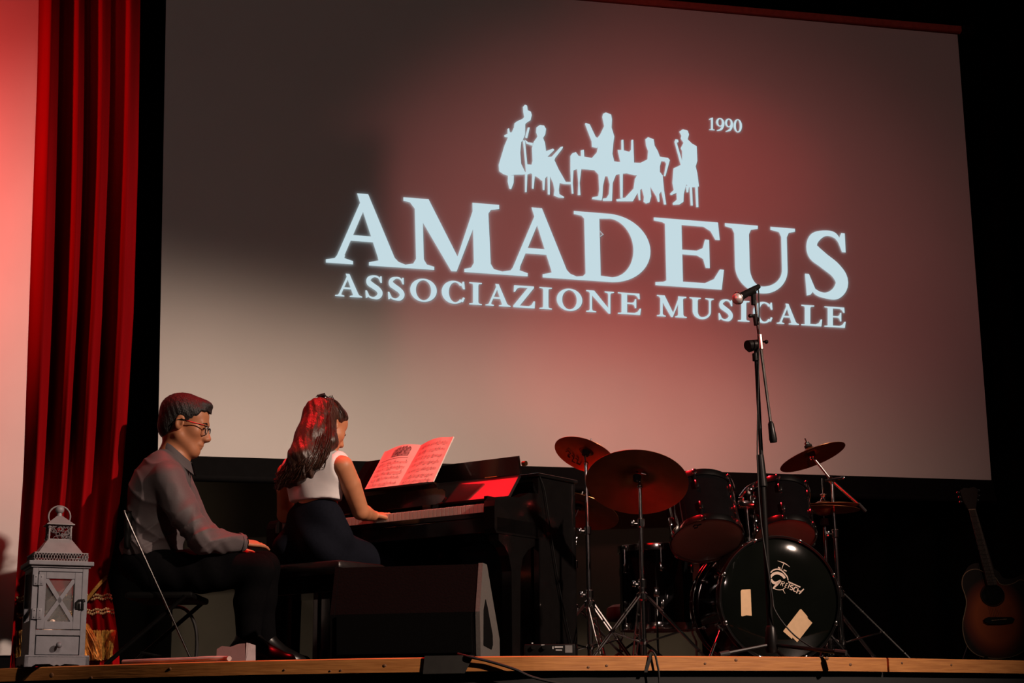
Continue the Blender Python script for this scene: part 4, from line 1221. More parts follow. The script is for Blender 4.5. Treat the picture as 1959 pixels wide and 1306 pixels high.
tp = P(240, 984, MY-0.215)
mb.box((tp.x-0.012, MY-0.18, tp.z-0.14), (tp.x+0.010, MY+0.18, tp.z+0.02), 0.008); mb.build('backrest', m_seat, chr_, smooth=True)
mb = MB(); mb.tube([Vector((seat_b+0.10, MY-0.205, 0.06)), Vector((seat_b+0.10, MY+0.205, 0.06))], 0.006, 8); mb.build('crossbar', m_seat, chr_, smooth=True)

# ------------------------------------------------------------------ the girl at the piano
GY = 7.76
girl = thing('person', pu(-0.72, -0.33, 0), 'girl with long brown hair and white top playing the piano, back turned', 'person')
gh = P(625, 816, GY+0.06)
fa = math.radians(47)
fG = Vector((math.sin(fa)*math.cos(math.radians(24)), math.cos(fa)*math.cos(math.radians(24)), -math.sin(math.radians(24))))
GH = rot3(fG)
def gw(x, y, z, sc=0.96): return V3(gh) + GH @ (np.array([x, y, z])*sc)
gS_r = P(655, 892, GY-0.10); gS_l = P(550, 905, GY+0.10)
gN = P(621, 873, GY+0.01); gC = P(602, 912, GY); gW = P(604, 958, GY+0.01); gP_ = P(618, 1030, GY+0.02)
gE_r = P(690, 978, GY+0.0)
gWr_r = P(712, 986, GY+0.17)
gH_r = P(742, 984, GY+0.30)
gE_l = P(545, 985, GY+0.25); gWr_l = P(580, 992, GY+0.42)
TM = rot3(E2)
s = SDF((-1.40, 7.40, 0.02), (-0.40, 8.42, 1.30), 0.0044)
head_sdf(s, gh, GH, 0.96, True)
s.cone(gw(-0.02, 0, -0.05), gN, 0.046, 0.050, 0.03); s.cone(gw(0.01, 0, -0.07), gN, 0.035, 0.04, 0.03)
s.cone(gN, gC, 0.06, 0.085, 0.03); s.cone(gC, gP_, 0.085, 0.095, 0.03)
s.cone(gN, gS_r, 0.045, 0.046, 0.03); s.cone(gN, gS_l, 0.045, 0.046, 0.03)
s.chain([gS_r, gS_r.lerp(gE_r, 0.4)+Vector((0.004, 0, 0)), gE_r, gE_r.lerp(gWr_r, 0.35), gWr_r], [0.050, 0.047, 0.039, 0.037, 0.026], 0.005)
s.chain([gS_l, gS_l.lerp(gE_l, 0.4), gE_l, gE_l.lerp(gWr_l, 0.35), gWr_l], [0.050, 0.045, 0.037, 0.035, 0.025], 0.005)
hand_sdf(s, gWr_r, gH_r-gWr_r, Vector((0, 0, 1)), -1, (-0.1, 0.55, 0.45), 0.92)
hand_sdf(s, gWr_l, Vector((0.62, 0.78, -0.05)), Vector((0, 0, 1)), 1, (0.0, 0.5, 0.45), 0.92)
kn_r = pu(-0.69, 0.08, 0.47); kn_l = pu(-0.84, 0.08, 0.49); hp_r = pu(-0.68, -0.32, 0.545); hp_l = pu(-0.82, -0.32, 0.555)
an_r = pu(-0.69, 0.06, 0.09); an_l = pu(-0.84, 0.06, 0.09)
for h_, k_, a_ in ((hp_r, kn_r, an_r), (hp_l, kn_l, an_l)): s.chain([h_, k_, a_], [0.075, 0.05, 0.034], 0.02)
s.build('body', m_skin_w, girl)
# white top
s = SDF((-1.30, 7.42, 0.58), (-0.50, 8.10, 1.12), 0.005)
s.ell(gC, (0.098, 0.158, 0.145), TM, 0.03)
s.ell(gW, (0.092, 0.132, 0.12), TM, 0.05)
s.cone(gS_r+(gN-gS_r)*0.16, gS_l+(gN-gS_l)*0.16, 0.062, 0.062, 0.05)
s.cone(gN+Vector((0, 0, -0.03)), gC, 0.075, 0.09, 0.04)
ar = (gS_r-gS_l).normalized()
s.plane(gS_r - ar*0.004, tuple(ar+Vector((0, 0, 0.05))), 0.012); s.plane(gS_l + ar*0.004, tuple(-ar), 0.012)
s.plane(gN+Vector((0, 0, 0.022)), (0, 0, 1), 0.012)
_hz = P(606, 952, GY).z - 0.005
s.plane((0, 0, _hz-0.01), (0, 0, -1), 0.0)
s.disp(lambda X, Y, Z: -(0.0035*np.sin(55*(Z+0.35*X)+4*np.sin(9*X+4*Y))*np.clip((X+0.95)*3, 0, 1)+0.0018*np.sin(38*X+24*Z)))
s.build('top', m_white_top, girl)
mb = MB(); zc_ = [gC + E2*-0.099 + Vector((0, 0, dz)) for dz in (0.02, -0.02)]
mb.tube([gC - E2*0.101 + Vector((-0.035, 0.026, 0.03)), gC - E2*0.099 + Vector((-0.035, 0.026, -0.04)), gW - E2*0.095 + Vector((-0.035, 0.026, 0.03)), gW - E2*0.094 + Vector((-0.035, 0.026, 0.008))], 0.0022, 6)
mb.build('back_zip', m_white_top, girl, smooth=True)
# navy trousers / skirt
s = SDF((-1.45, 7.35, 0.02), (-0.40, 8.35, 0.82), 0.0062)
s.ell(gP_+Vector((-0.012, 0, 0)), (0.125, 0.160, 0.125), TM, 0.04)
s.ell(gW+Vector((0, 0, -0.075)), (0.104, 0.143, 0.10), TM, 0.05)
s.cone(pu(-0.69, -0.36, 0.55), pu(-0.69, -0.04, 0.53), 0.082, 0.066, 0.04)
s.cone(pu(-0.84, -0.36, 0.555), pu(-0.84, -0.04, 0.53), 0.09, 0.07, 0.04)
for h_, k_, a_ in ((hp_r, kn_r, an_r), (hp_l, kn_l, an_l)): s.chain([h_, k_, a_], [0.095, 0.07, 0.055], 0.04)
s.plane((0, 0, _hz+0.004), (0, 0, 1), 0.004)
s.plane((0, 0, 0.05), (0, 0, -1), 0.0)
s.fn(lambda X, Y, Z: np.where(Z < 0.52, (0.466 - Z) + np.where(((X-K0.x)*E2.x+(Y-K0.y)*E2.y) > -0.13, -1.0, 0.0), -1.0), 0.0)
s.disp(lambda X, Y, Z: -(0.004*np.sin(30*X+18*Z+2*np.sin(11*Z))))
s.build('trousers', m_navy, girl)
for a_ in (an_r, an_l):
    s = SDF(V3(a_)-np.array((0.12, 0.12, 0.1)), V3(a_)+np.array((0.22, 0.24, 0.08)), 0.006)
    h0 = Vector((a_.x, a_.y, 0.045))-E2*0.02; t0 = Vector((a_.x, a_.y, 0.032))+E2*0.15
    s.cone(a_, h0, 0.038, 0.034, 0.02); s.cone(h0, t0, 0.034, 0.026, 0.03); s.cone(a_, t0, 0.036, 0.024, 0.03); s.plane((0, 0, 0.004), (0, 0, -1)); s.build('shoe', m_shoe, girl)
# hair: a cap and a long fall, then separate locks over it
s = SDF((-1.36, 7.40, 0.70), (-0.66, 8.02, 1.28), 0.0044)
s.ell(gw(-0.016, 0, 0.048), (0.100, 0.082, 0.080), GH, 0.02)
s.ell(gw(0.036, 0, 0.048), (0.052, 0.062, 0.050), GH, 0.025)
s.ell(gw(-0.055, 0, -0.01), (0.058, 0.070, 0.075), GH, 0.03)
def face_cut(X, Y, Z):
    d = np.stack([X-gh.x, Y-gh.y, Z-gh.z], -1) @ GH / 0.96
    x, z = d[..., 0], d[..., 2]
    xs = np.array([-0.2, -0.050, -0.036, -0.029, -0.012, 0.016, 0.03, 0.05, 0.075, 0.2]); zs = np.array([-0.3, -0.25, -0.08, 0.026, 0.033, 0.030, 0.024, 0.052, 0.082, 0.095])
    return (np.interp(x, xs, zs) - z)*0.6
s.fn(face_cut, 0.008)
fall = [gw(-0.075, 0.0, 0.03), V3(P(598, 835, GY-0.06)), V3(P(580, 875, GY-0.13)), V3(P(566, 910, GY-0.12))]
s.chain([tuple(p) for p in fall], [0.066, 0.072, 0.064, 0.040], 0.04)
s.chain([tuple(gw(-0.05, -0.055, 0.0)), tuple(V3(P(628, 845, GY-0.08))), tuple(V3(P(603, 885, GY-0.14)))], [0.045, 0.040, 0.026], 0.03)
s.chain([tuple(V3(P(575, 870, GY-0.06))), tuple(V3(P(552, 905, GY-0.05))), tuple(V3(P(534, 932, GY-0.02)))], [0.05, 0.034, 0.015], 0.03)
s.chain([tuple(V3(P(566, 905, GY-0.13))), tuple(V3(P(552, 924, GY-0.12)))], [0.044, 0.022], 0.03)
s.chain([tuple(V3(P(588, 885, GY-0.15))), tuple(V3(P(594, 908, GY-0.16)))], [0.032, 0.016], 0.03)
s.disp(lambda X, Y, Z: 0.0016*np.sin(190*X+35*Z+3*np.sin(20*Z))+0.0014*np.sin(160*Y-30*Z))
hair = s.build('hair', m_hair_w, girl)
mb = MB(); random.seed(21)
ends = []
for i in range(800):
    ang = random.uniform(-1.15, 1.15)
    st = gw(-0.018-0.086*math.cos(ang*0.9), -0.080*math.sin(ang), 0.045+0.07*random.uniform(-0.4, 0.8))
    w_ = min(1, max(0, 0.5 - 0.42*ang/1.15*-1 + random.uniform(-0.25, 0.25)))
    ex = 527 + 78*w_ + random.uniform(-4, 4)
    ey = 936 - 38*w_ + random.uniform(-30, 4)
    side = random.uniform(-0.022, 0.022)
    wv = 6*math.sin(i*1.7)
    m1 = P(577 + 52*w_ + random.uniform(-6, 6), 842 + random.uniform(-8, 8), GY-0.12+side)
    m2 = P(554 + 62*w_ + wv, 885 + random.uniform(-8, 8), GY-0.185+0.08*abs(w_-0.5)+side)
    m3 = P((554+62*w_ + ex)/2 - wv*0.7, 912 + random.uniform(-5, 5), GY-0.18+0.10*abs(w_-0.55)+side)
    e = P(ex, ey, GY - 0.17 + 0.12*abs(w_-0.55) + side)
    mb.tube(bez([Vector(st), m1, m2, e] if ey < 915 else [Vector(st), m1, m2, m3, e], 12), 0.0030, 4, r1=0.0010)
def on_cap(x, y, z):
    d = np.array([(x+0.016)/0.100, y/0.082, (z-0.048)/0.080]); d /= np.linalg.norm(d)
    return Vector(gw(-0.016+0.1035*d[0]/0.96, 0.0845*d[1]/0.96, 0.048+0.0830*d[2]/0.96))
for i in range(60):
    y0 = -0.078+0.156*random.random(); x0 = 0.045-0.03*abs(y0)/0.07
    mb.tube(bez([on_cap(x0, y0, 0.085-abs(y0)*0.5), on_cap(-0.02, y0*0.95, 0.10-abs(y0)*0.35), on_cap(-0.06, y0*0.35, 0.11)], 10), 0.0028, 4, r1=0.002)
tag(mb.build('hair_locks', m_hair_w, girl, smooth=True, angle=80), kind='stuff')
# claw clip on the crown
mb = MB(); cb = Vector(gw(-0.060, 0.012, 0.118))
bx_ = Vector(GH[:, 0]); by_ = Vector(GH[:, 1]); bz_ = Vector(GH[:, 2])
CMx = axes(bx_, by_, bz_, cb)
mb.M = CMx
mb.box((-0.022, -0.030, -0.012), (0.022, 0.030, 0.012), 0.006)
for i in range(6):
    y = -0.026 + 0.0104*i
    mb.tube([(0.018, y, 0.006), (0.026, y, 0.020), (0.012, y*1.05, 0.030)], [0.004, 0.003, 0.0015], 5); mb.tube([(-0.018, y, 0.006), (-0.030, y, 0.016), (-0.034, y*1.05, 0.0)], [0.004, 0.003, 0.0015], 5)
mb.build('hair_clip', mat('black_glitter_clip', (0.012, 0.010, 0.010), 0.25, metal=0.4), girl, smooth=True)
mb = MB()
mb.tube([gw(0.088, -0.020, 0.004), gw(0.096, -0.032, 0.000), gw(0.090, -0.044, 0.001)], 0.0022, 5); mb.build('eyelashes', m_hair_m, girl, smooth=True)

# ================================================================== drum kit
m_shell = mat('black_drum_lacquer', (0.004, 0.004, 0.0045), 0.06, var=0.1, scale=20, coat=0.0, spec=0.4)
m_hoopk = mat('black_hoop', (0.005, 0.005, 0.005), 0.15, spec=0.4)
m_chrome_r = mat('scuffed_chrome', (0.68, 0.66, 0.65), 0.13, metal=1.0, var=0.06, scale=90)
m_head_clear = mat('smoky_drum_skin', (0.30, 0.125, 0.09), 0.35, var=0.08, scale=8, spec=0.6)
m_head_black = mat('black_drum_skin', (0.004, 0.005, 0.004), 0.07, var=0.1, scale=10, spec=0.4)
m_bronze = mat('bronze_cymbal', (0.36, 0.14, 0.055), 0.33, metal=0.85, var=0.12, scale=14, stretch=(1, 1, 1))
m_felt_k = mat('black_felt', (0.006, 0.006, 0.006), 0.9)
m_rubber = mat('black_rubber', (0.01, 0.01, 0.01), 0.7)
m_tape = mat('paper_tape', (0.78, 0.52, 0.30), 0.7, var=0.06, scale=40, bump=0.1)
m_logo = mat('cream_print', (0.75, 0.58, 0.48), 0.7, var=0.03)

def tilt(px, py, ratio, dx, dy):
    r = ray(px, py).normalized()
    L = math.hypot(dx, dy)
    return (r*ratio + (RT*(dx/L) + UP*(dy/L))*math.sqrt(max(0, 1-ratio*ratio))).normalized()

def drum(name, cb, ax, R, depth, label, nlug, hoop_mat, skin, top_skin, hoop_h=0.020, hoop_t=0.005, lug_phase=0.0):
    """cb: centre of the lower/front skin, ax: unit axis away from it"""
    M = frame(ax, org=cb)
    t = thing(name, cb, label, 'drum')
    mb = MB(M); mb.lathe([(R-0.008, 0.004), (R, 0.004), (R, depth-0.004), (R-0.008, depth-0.004)], 56, closed=True); mb.build('shell', m_shell, t, smooth=True)
    for nm, z0, z1, sk in (('front_hoop', -0.010, hoop_h, skin), ('rear_hoop', depth-hoop_h, depth+0.010, top_skin)):
        mb = MB(M); mb.lathe([(R+0.003, z0), (R+0.003+hoop_t, z0-0.001), (R+0.005+hoop_t, (z0+z1)/2), (R+0.003+hoop_t, z1+0.001), (R+0.003, z1)], 56, closed=True); mb.build(nm, hoop_mat, t, smooth=True)
        zz = z0+0.008 if z0 < 0 else z1-0.008
        mb = MB(M); sg = 1 if z0 < 0 else -1
        mb.lathe([(0.0, zz), (R*0.5, zz), (R-0.006, zz), (R+0.002, zz+sg*0.005), (R+0.002, zz+sg*0.012)], 56); mb.build('drum_skin', sk, t, smooth=True)
    for k in range(nlug):
        a = 2*math.pi*(k+lug_phase)/nlug
        dr = Vector((math.cos(a), math.sin(a), 0))
        for z in ((depth*0.27, depth*0.73) if depth > 0.15 else (depth*0.5,)):
            mb = MB(M)
            LM2 = axes(Vector((-math.sin(a), math.cos(a), 0)), dr, Vector((0, 0, 1)), dr*R + Vector((0, 0, z)))
            mb.ball((0, 0, 0), (0.011, 0.016, 0.022), 10, None) if False else mb.box((-0.009, -0.002, -0.022), (0.009, 0.016, 0.022), 0.005, LM2)
            z_e = 0.0 if z < depth*0.5 or depth <= 0.15 else depth
            mb.cyl(dr*(R+0.011)+Vector((0, 0, z)), dr*(R+0.011)+Vector((0, 0, z_e)), 0.0032, n=6)
            mb.box((-0.010, 0.001, -0.012), (0.010, 0.017, 0.010), 0.003, axes(Vector((-math.sin(a), math.cos(a), 0)), dr, Vector((0, 0, 1)), dr*R + Vector((0, 0, z_e))))
            mb.build('lug', m_chrome_r, t, smooth=True)
    return t, M

# bass drum: front skin faces the audience, turned a little to the right
BN = Vector((math.sin(math.radians(11)), -math.cos(math.radians(11)), 0))
BC = P(1492, 1160, 7.72); BC.z = 0.292
bd, BM_ = drum('bass_drum', BC, -BN, 0.272, 0.44, 'large black bass drum with white logo and two strips of tape on front', 8, m_hoopk, m_head_black, m_head_clear, 0.042, 0.010, 0.5)
def onbd(x, y, off): return on_plane(x, y, BC + BN*off, BN)
mb = MB(BM_)
for z in (-0.0115, 0.0425, 0.398, 0.4515): mb.torus((0, 0, z), (0, 0, 1), 0.284, 0.0018, 64, 6)
mb.build('hoop_bead', m_chrome_r, bd, smooth=True)
def zl(pts): return [(1450+x/11.52, 1050+y/11.52) for x, y in pts]
LOGO = [([(435,258),(505,282),(575,306)], [6,16,24]), ([(575,306),(640,345),(700,390)], [24,16,6]), ([(577,290),(520,455)], 12), ([(442,398),(495,424)], 26), ([(565,455),(632,488)], 26),
        ([(280,518),(330,468),(400,443),(470,448),(545,490),(610,560),(650,620),(666,690)], [26,28,28,28,28,28,24,20]),
        ([(292,635),(300,590),(350,545),(430,527),(510,555),(560,595),(592,645)], [20,50,60,62,62,60,46]),
        ([(298,655),(315,705),(355,742),(415,742),(465,715),(505,688)], [20,50,60,62,56,44]), ([(505,690),(420,775),(332,868)], [40,52,30]),
        ([(350,862),(410,890),(480,898),(540,888),(588,862)], 16), ([(545,885),(600,980)], [18,6]), ([(668,718),(935,838)], 28),
        ([(538,708),(496,796)], 15), ([(536,712),(584,730),(572,760),(522,752)], 13), ([(545,760),(545,818)], 14),
        ([(632,748),(590,842)], 16), ([(630,752),(668,766)], 14), ([(610,795),(640,806)], 14), ([(590,838),(626,852)], 14), ([(712,744),(658,866)], 20),
        ([(782,812),(738,796),(718,826),(762,858),(752,896),(700,878)], 22), ([(868,856),(826,838),(790,880),(794,924),(836,936)], 24),
        ([(888,866),(850,972)], 26), ([(1012,876),(905,988)], 28), ([(868,912),(962,934)], 22)]
mb = MB()
for pts, wd_ in LOGO:
    if len(pts) > 3:
        ws_ = wd_ if isinstance(wd_, list) else [wd_]*len(pts)
        polys = spl(pts, ws_, 24)
    else: polys = stroke(pts, wd_)
    for pl in polys:
        vs = [onbd(*q, 0.0042) for q in zl(pl)]
        mb.add(vs, [tuple(range(len(vs)))])
mb.build('printed_logo', m_logo, bd)
for pl in ([(1417,1130),(1419.5,1127.5),(1435,1126.5),(1436,1127.5),(1438,1177.5),(1428,1176.5),(1420,1178.5),(1418,1177.5)],
           [(1530,1165.5),(1533,1165),(1545,1179),(1545,1182),(1554,1191),(1525,1228),(1516,1219),(1515,1222),(1498,1207)]):
    mb = MB(); mb.prism([onbd(x, y, 0.0032) for x, y in pl], BN*0.0006); mb.build('tape_strip', m_tape, bd)
mb = MB()
for a, b in (((1527, 1190), (1537, 1201)), ((1520, 1200), (1526, 1206)), ((1531, 1198), (1538, 1203))):
    mb.add([onbd(a[0], a[1], 0.006), onbd(b[0], b[1]-4, 0.006), onbd(b[0]+1, b[1]-3, 0.006), onbd(a[0]+1, a[1]+1, 0.006)], [(0, 1, 2, 3)])
for sgn in (-1, 1):
    side = Vector((BN.y, -BN.x, 0))*sgn    # to either flank
    p0 = BC - BN*0.10 + side*0.245 + Vector((0, 0, -0.12)); p1 = p0 + side*0.10 + BN*0.09; p1.z = 0.006
    mb = MB(); mb.cyl(p0, p1, 0.008); mb.ball(p0, 0.020, 10); mb.build('spur', m_chrome_r, bd, smooth=True)
    mb = MB(); mb.ball(p1+Vector((0, 0, 0.008)), 0.014, 10); mb.build('spur_foot', m_rubber, bd, smooth=True)
# tom mount on the bass drum
ms_b = P(1437, 1058, 7.98)
mount = thing('tom_mount', ms_b, 'chrome double tom mount rising from the bass drum between two toms', 'stand')
mb = MB(); mt_ = P(1429, 972, 7.98); mb.cyl(ms_b, mt_, 0.0115, n=16); mb.build('post', m_chrome_r, mount, smooth=True)
mb = MB(); mb.cyl(P(1433, 1028, 7.98), P(1434, 1038, 7.98), 0.018, n=16); mb.ball(P(1447, 1030, 7.96), 0.010, 10); mb.cyl(P(1436, 1031, 7.98), P(1447, 1030, 7.96), 0.005); mb.build('collar', m_chrome_r, mount, smooth=True)
mb = MB(); mb.lathe([(0.030, 0), (0.026, 0.012), (0.014, 0.022)], 16, frame(Vector((0, 0, 1)), org=P(1440, 1062, 7.98))); mb.build('base_plate', m_chrome_r, mount, smooth=True)
mb = MB(); c_ = P(1429, 965, 7.97); mb.cbox((0, 0, 0), (0.085, 0.040, 0.035), 0.006, axes(RT, FW, UP, c_)); mb.build('bracket_block', m_chrome_r, mount, smooth=True)
for px in (1413, 1441):
    mb = MB(); mb.cbox((0, 0, 0), (0.026, 0.03, 0.016), 0.004, axes(RT, FW, UP, P(px+5, 954, 7.965))); mb.cyl(P(px+5, 957, 7.965), P(px+5, 962, 7.965), 0.004); mb.build('clamp', m_chrome_r, mount, smooth=True)
mb = MB(); mb.tube(bez([P(1416, 966, 7.97), P(1405, 966, 7.99), P(1399, 950, 8.0)], 10), 0.008, 10); mb.build('tom_arm', m_chrome_r, mount, smooth=True)
mb = MB(); mb.tube(bez([P(1442, 966, 7.97), P(1453, 966, 7.99), P(1462, 955, 8.0)], 10), 0.008, 10); mb.build('tom_arm', m_chrome_r, mount, smooth=True)
mb = MB(); mb.tube(bez([P(1417, 950, 7.97), P(1430, 934, 7.97), P(1447, 925, 8.03)], 10), 0.010, 8); mb.build('cross_arm', m_chrome_r, mount, smooth=True)

t1_ax = tilt(1353, 1030, 0.64, -0.20, 1.0)
drum('rack_tom', P(1353, 1032, 7.86), t1_ax, 0.166, 0.27, 'left rack tom, black with reddish underside, above the bass drum', 6, m_chrome_r, m_head_clear, m_head_clear, lug_phase=0.2)
t2_ax = tilt(1502, 1025, 0.64, -0.16, 1.0)
drum('rack_tom', P(1502, 1026, 7.92), t2_ax, 0.141, 0.24, 'right rack tom, smaller and black, behind the microphone stand', 6, m_chrome_r, m_head_clear, m_head_clear, lug_phase=0.35)
ft_c = P(1258, 1202, 8.35)
ft, FM_ = drum('floor_tom', ft_c, Vector((0, 0, 1)), 0.178, 0.385, 'black floor tom standing on chrome legs left of the bass drum', 6, m_chrome_r, m_head_clear, m_head_clear, lug_phase=0.55)
for k in range(3):
    a = math.radians(-95+120*k); d = Vector((math.cos(a), math.sin(a), 0))
    p = ft_c + d*0.195
    mb = MB(); mb.tube([Vector((p.x, p.y, ft_c.z+0.28)), Vector((p.x, p.y, ft_c.z-0.02)), Vector((p.x+d.x*0.02, p.y+d.y*0.02, ft_c.z-0.06)), Vector((p.x+d.x*0.02, p.y+d.y*0.02, 0.012))], 0.0055, 8); mb.cbox((p.x-d.x*0.008, p.y-d.y*0.008, ft_c.z+0.16), (0.03, 0.03, 0.05), 0.006); mb.build('leg', m_chrome_r, ft, smooth=True)

# cymbals
def cymbal(px, py, Y, hw_px, ratio, dx, dy, label, name='cymbal', n=None, logo=False):
    c = P(px, py, Y)
    n = n or tilt(px, py, ratio, dx, dy)
    R = hw_px/F_PX*(c-CAM).dot(FW)
    M = frame(n, org=c)
    t = thing(name, c, label, 'cymbal')
    pr = [(R, -0.030*R/0.2), (R*0.75, -0.016*R/0.2), (R*0.45, -0.006*R/0.2), (R*0.24, 0.0), (R*0.20, 0.010), (R*0.13, 0.022), (0.006, 0.027)]
    mb = MB(M); mb.lathe(pr + [(r, z-0.0014) for r, z in reversed(pr)], 72, closed=True); mb.build('disc', m_bronze, t, smooth=True, angle=50)
    mb = MB(M); mb.lathe([(0.006, 0.027), (0.019, 0.028), (0.019, 0.038), (0.006, 0.039)], 16, closed=True); mb.lathe([(0.006, 0.0), (0.020, 0.0), (0.017, -0.022), (0.006, -0.024)], 16, closed=True); mb.build('felt', m_felt_k, t, smooth=True)
    mb = MB(M); mb.lathe([(0.012, 0.040), (0.012, 0.052), (0.005, 0.054)], 12); mb.cyl((0, 0, 0.03), (0, 0, 0.075), 0.0032, n=8); mb.cbox((0, 0, 0.048), (0.034, 0.006, 0.012), 0.002); mb.build('wing_nut', m_chrome_r, t, smooth=True)
    return c, n, M, R, t
cA = cymbal(1122, 863, 8.05, 61, 0.52, 0.38, 1.0, 'crash cymbal tilted left of the big ride, standing against the screen', 'crash_cymbal')
cB = cymbal(1219, 911, 7.60, 98, 0.66, 0.04, 1.0, 'largest cymbal, dark bronze, tilted in front of the left rack tom', 'ride_cymbal')
cC = cymbal(1108, 966, 8.25, 80, 0.46, 0.26, 1.0, 'dim cymbal hanging lowest, behind the big ride and beside piano', 'splash_cymbal')
cD = cymbal(1551, 865, 8.10, 66, 0.36, -0.42, 1.0, 'red-lit crash cymbal tilted at the right above the hi-hat', 'crash_cymbal')
m_mark = mat('black_ink_mark', (0.01, 0.008, 0.008), 0.6)
mb = MB()
def on_cym(cy, x, y): return on_plane(x, y, cy[0] - cy[1]*0.018*cy[3]/0.2 - cy[1]*0.003, cy[1])
for pts in ([(1082,864),(1087,862),(1092,867),(1086,872),(1090,876)], [(1094,870),(1098,876),(1094,882),(1100,886)], [(1101,876),(1106,880),(1103,886),(1109,889),(1112,884)]):
    for pl in stroke(pts, 2.0):
        vs = [on_cym(cA, *q) for q in pl]; mb.add(vs, [tuple(range(4))])
mb.build('ink_mark', m_mark, cA[4])
mb = MB()
for pts in ([(1326,1008),(1329,1004),(1335,1004),(1334,1009),(1328,1010)], [(1334,1005),(1342,1002)]):
    for pl in stroke(pts, 2.4):
        vs = [on_plane(x, y, P(1353, 1032, 7.86) - t1_ax*0.004, t1_ax) for x, y in pl]; mb.add(vs, [tuple(range(4))])
mb.build('ink_mark', m_mark, [o for o in bpy.data.objects if o.name == 'rack_tom'][0])
# hi-hat pair
hh = thing('hi_hat', P(1576, 975, 8.15), 'thin pair of hi-hat cymbals level with the right rack tom', 'cymbal')
hcx = P(1576, 972, 8.15)
for sg, zz in ((1, 0.012), (-1, -0.012)):
    M = frame(Vector((0.03, 0, sg)), org=hcx+Vector((0, 0, zz))); R = 0.172
    pr = [(R, -0.018), (R*0.7, -0.012), (R*0.3, -0.004), (R*0.26, 0.010), (R*0.16, 0.020), (0.006, 0.023)]
    mb = MB(M); mb.lathe(pr + [(r, z-0.0014) for r, z in reversed(pr)], 64, closed=True); mb.build('disc', m_bronze, hh, smooth=True, angle=50)
hs = thing('hi_hat_stand', Vector((hcx.x, hcx.y, 0)), 'chrome hi-hat stand right of the bass drum', 'stand')
mb = MB(); mb.cyl(hcx+Vector((0, 0, -0.35)), hcx+Vector((0, 0, 0.145)), 0.0035, n=8); mb.build('rod', m_chrome_r, hs, smooth=True)
mb = MB(); mb.lathe([(0.008, 0.03), (0.018, 0.032), (0.012, 0.045), (0.014, 0.060), (0.017, 0.066), (0.006, 0.072)], 14, Matrix.Translation(hcx)); mb.build('clutch', m_chrome_r, hs, smooth=True)
mb = MB(); mb.lathe([(0.008, -0.085), (0.022, -0.08), (0.018, -0.05), (0.006, -0.048)], 14, Matrix.Translation(hcx)); mb.build('seat_cup', m_felt_k, hs, smooth=True)
mb = MB(); mb.cyl(Vector((hcx.x, hcx.y, 0.34)), P(1578, 1008, 8.15), 0.0105, n=12); mb.build('upper_tube', m_chrome_r, hs, smooth=True)
mb = MB(); mb.cyl(Vector((hcx.x, hcx.y, 0.05)), Vector((hcx.x, hcx.y, 0.36)), 0.0135, n=12); mb.lathe([(0.02, 0.34), (0.022, 0.37), (0.014, 0.38)], 12, Matrix.Translation((hcx.x, hcx.y, 0))); mb.build('lower_tube', m_chrome_r, hs, smooth=True)
def tripod(t, c, h, spread, rot, zb=0.012, double=True, m=None, mid=None):
    m = m or m_chrome_r
    for k in range(3):
        a = math.radians(rot+120*k); d = Vector((math.cos(a), math.sin(a), 0)); pz = Vector((-d.y, d.x, 0))*0.010
        top = Vector((c.x, c.y, h)) + d*0.022; end = Vector((c.x, c.y, zb)) + d*spread
        mb = MB()
        if double:
            for s_ in (-1, 1): mb.tube([top+pz*s_, top.lerp(end, 0.5)+pz*s_, end+pz*s_*0.6], 0.0050, 6)
            for f_ in (0.25, 0.55, 0.85): mb.cyl(top.lerp(end, f_)-pz*1.2, top.lerp(end, f_)+pz*1.2, 0.006, n=6)
        else: mb.tube([top, end], 0.008, 8)
        st = Vector((c.x, c.y, h*0.34)) + d*0.02; e2 = top.lerp(end, 0.55)
        mb.tube([st, e2], 0.0045, 6)
        lg = mb.build('leg', m, t, smooth=True)
        mb = MB(); mb.ball(end+d*0.008, (0.016, 0.016, 0.012), 10); mb.build('rubber_foot', m_rubber, lg, smooth=True)
    mb = MB(); mb.lathe([(0.016, h-0.02), (0.026, h-0.012), (0.026, h+0.012), (0.016, h+0.02)], 14, Matrix.Translation((c.x, c.y, 0))); mb.build('leg_collar', m, t, smooth=True)
    mb = MB(); mb.lathe([(0.016, h*0.34-0.012), (0.022, h*0.34), (0.016, h*0.34+0.012)], 14, Matrix.Translation((c.x, c.y, 0))); mb.build('brace_collar', m, t, smooth=True)
tripod(hs, hcx, 0.30, 0.27, 20)
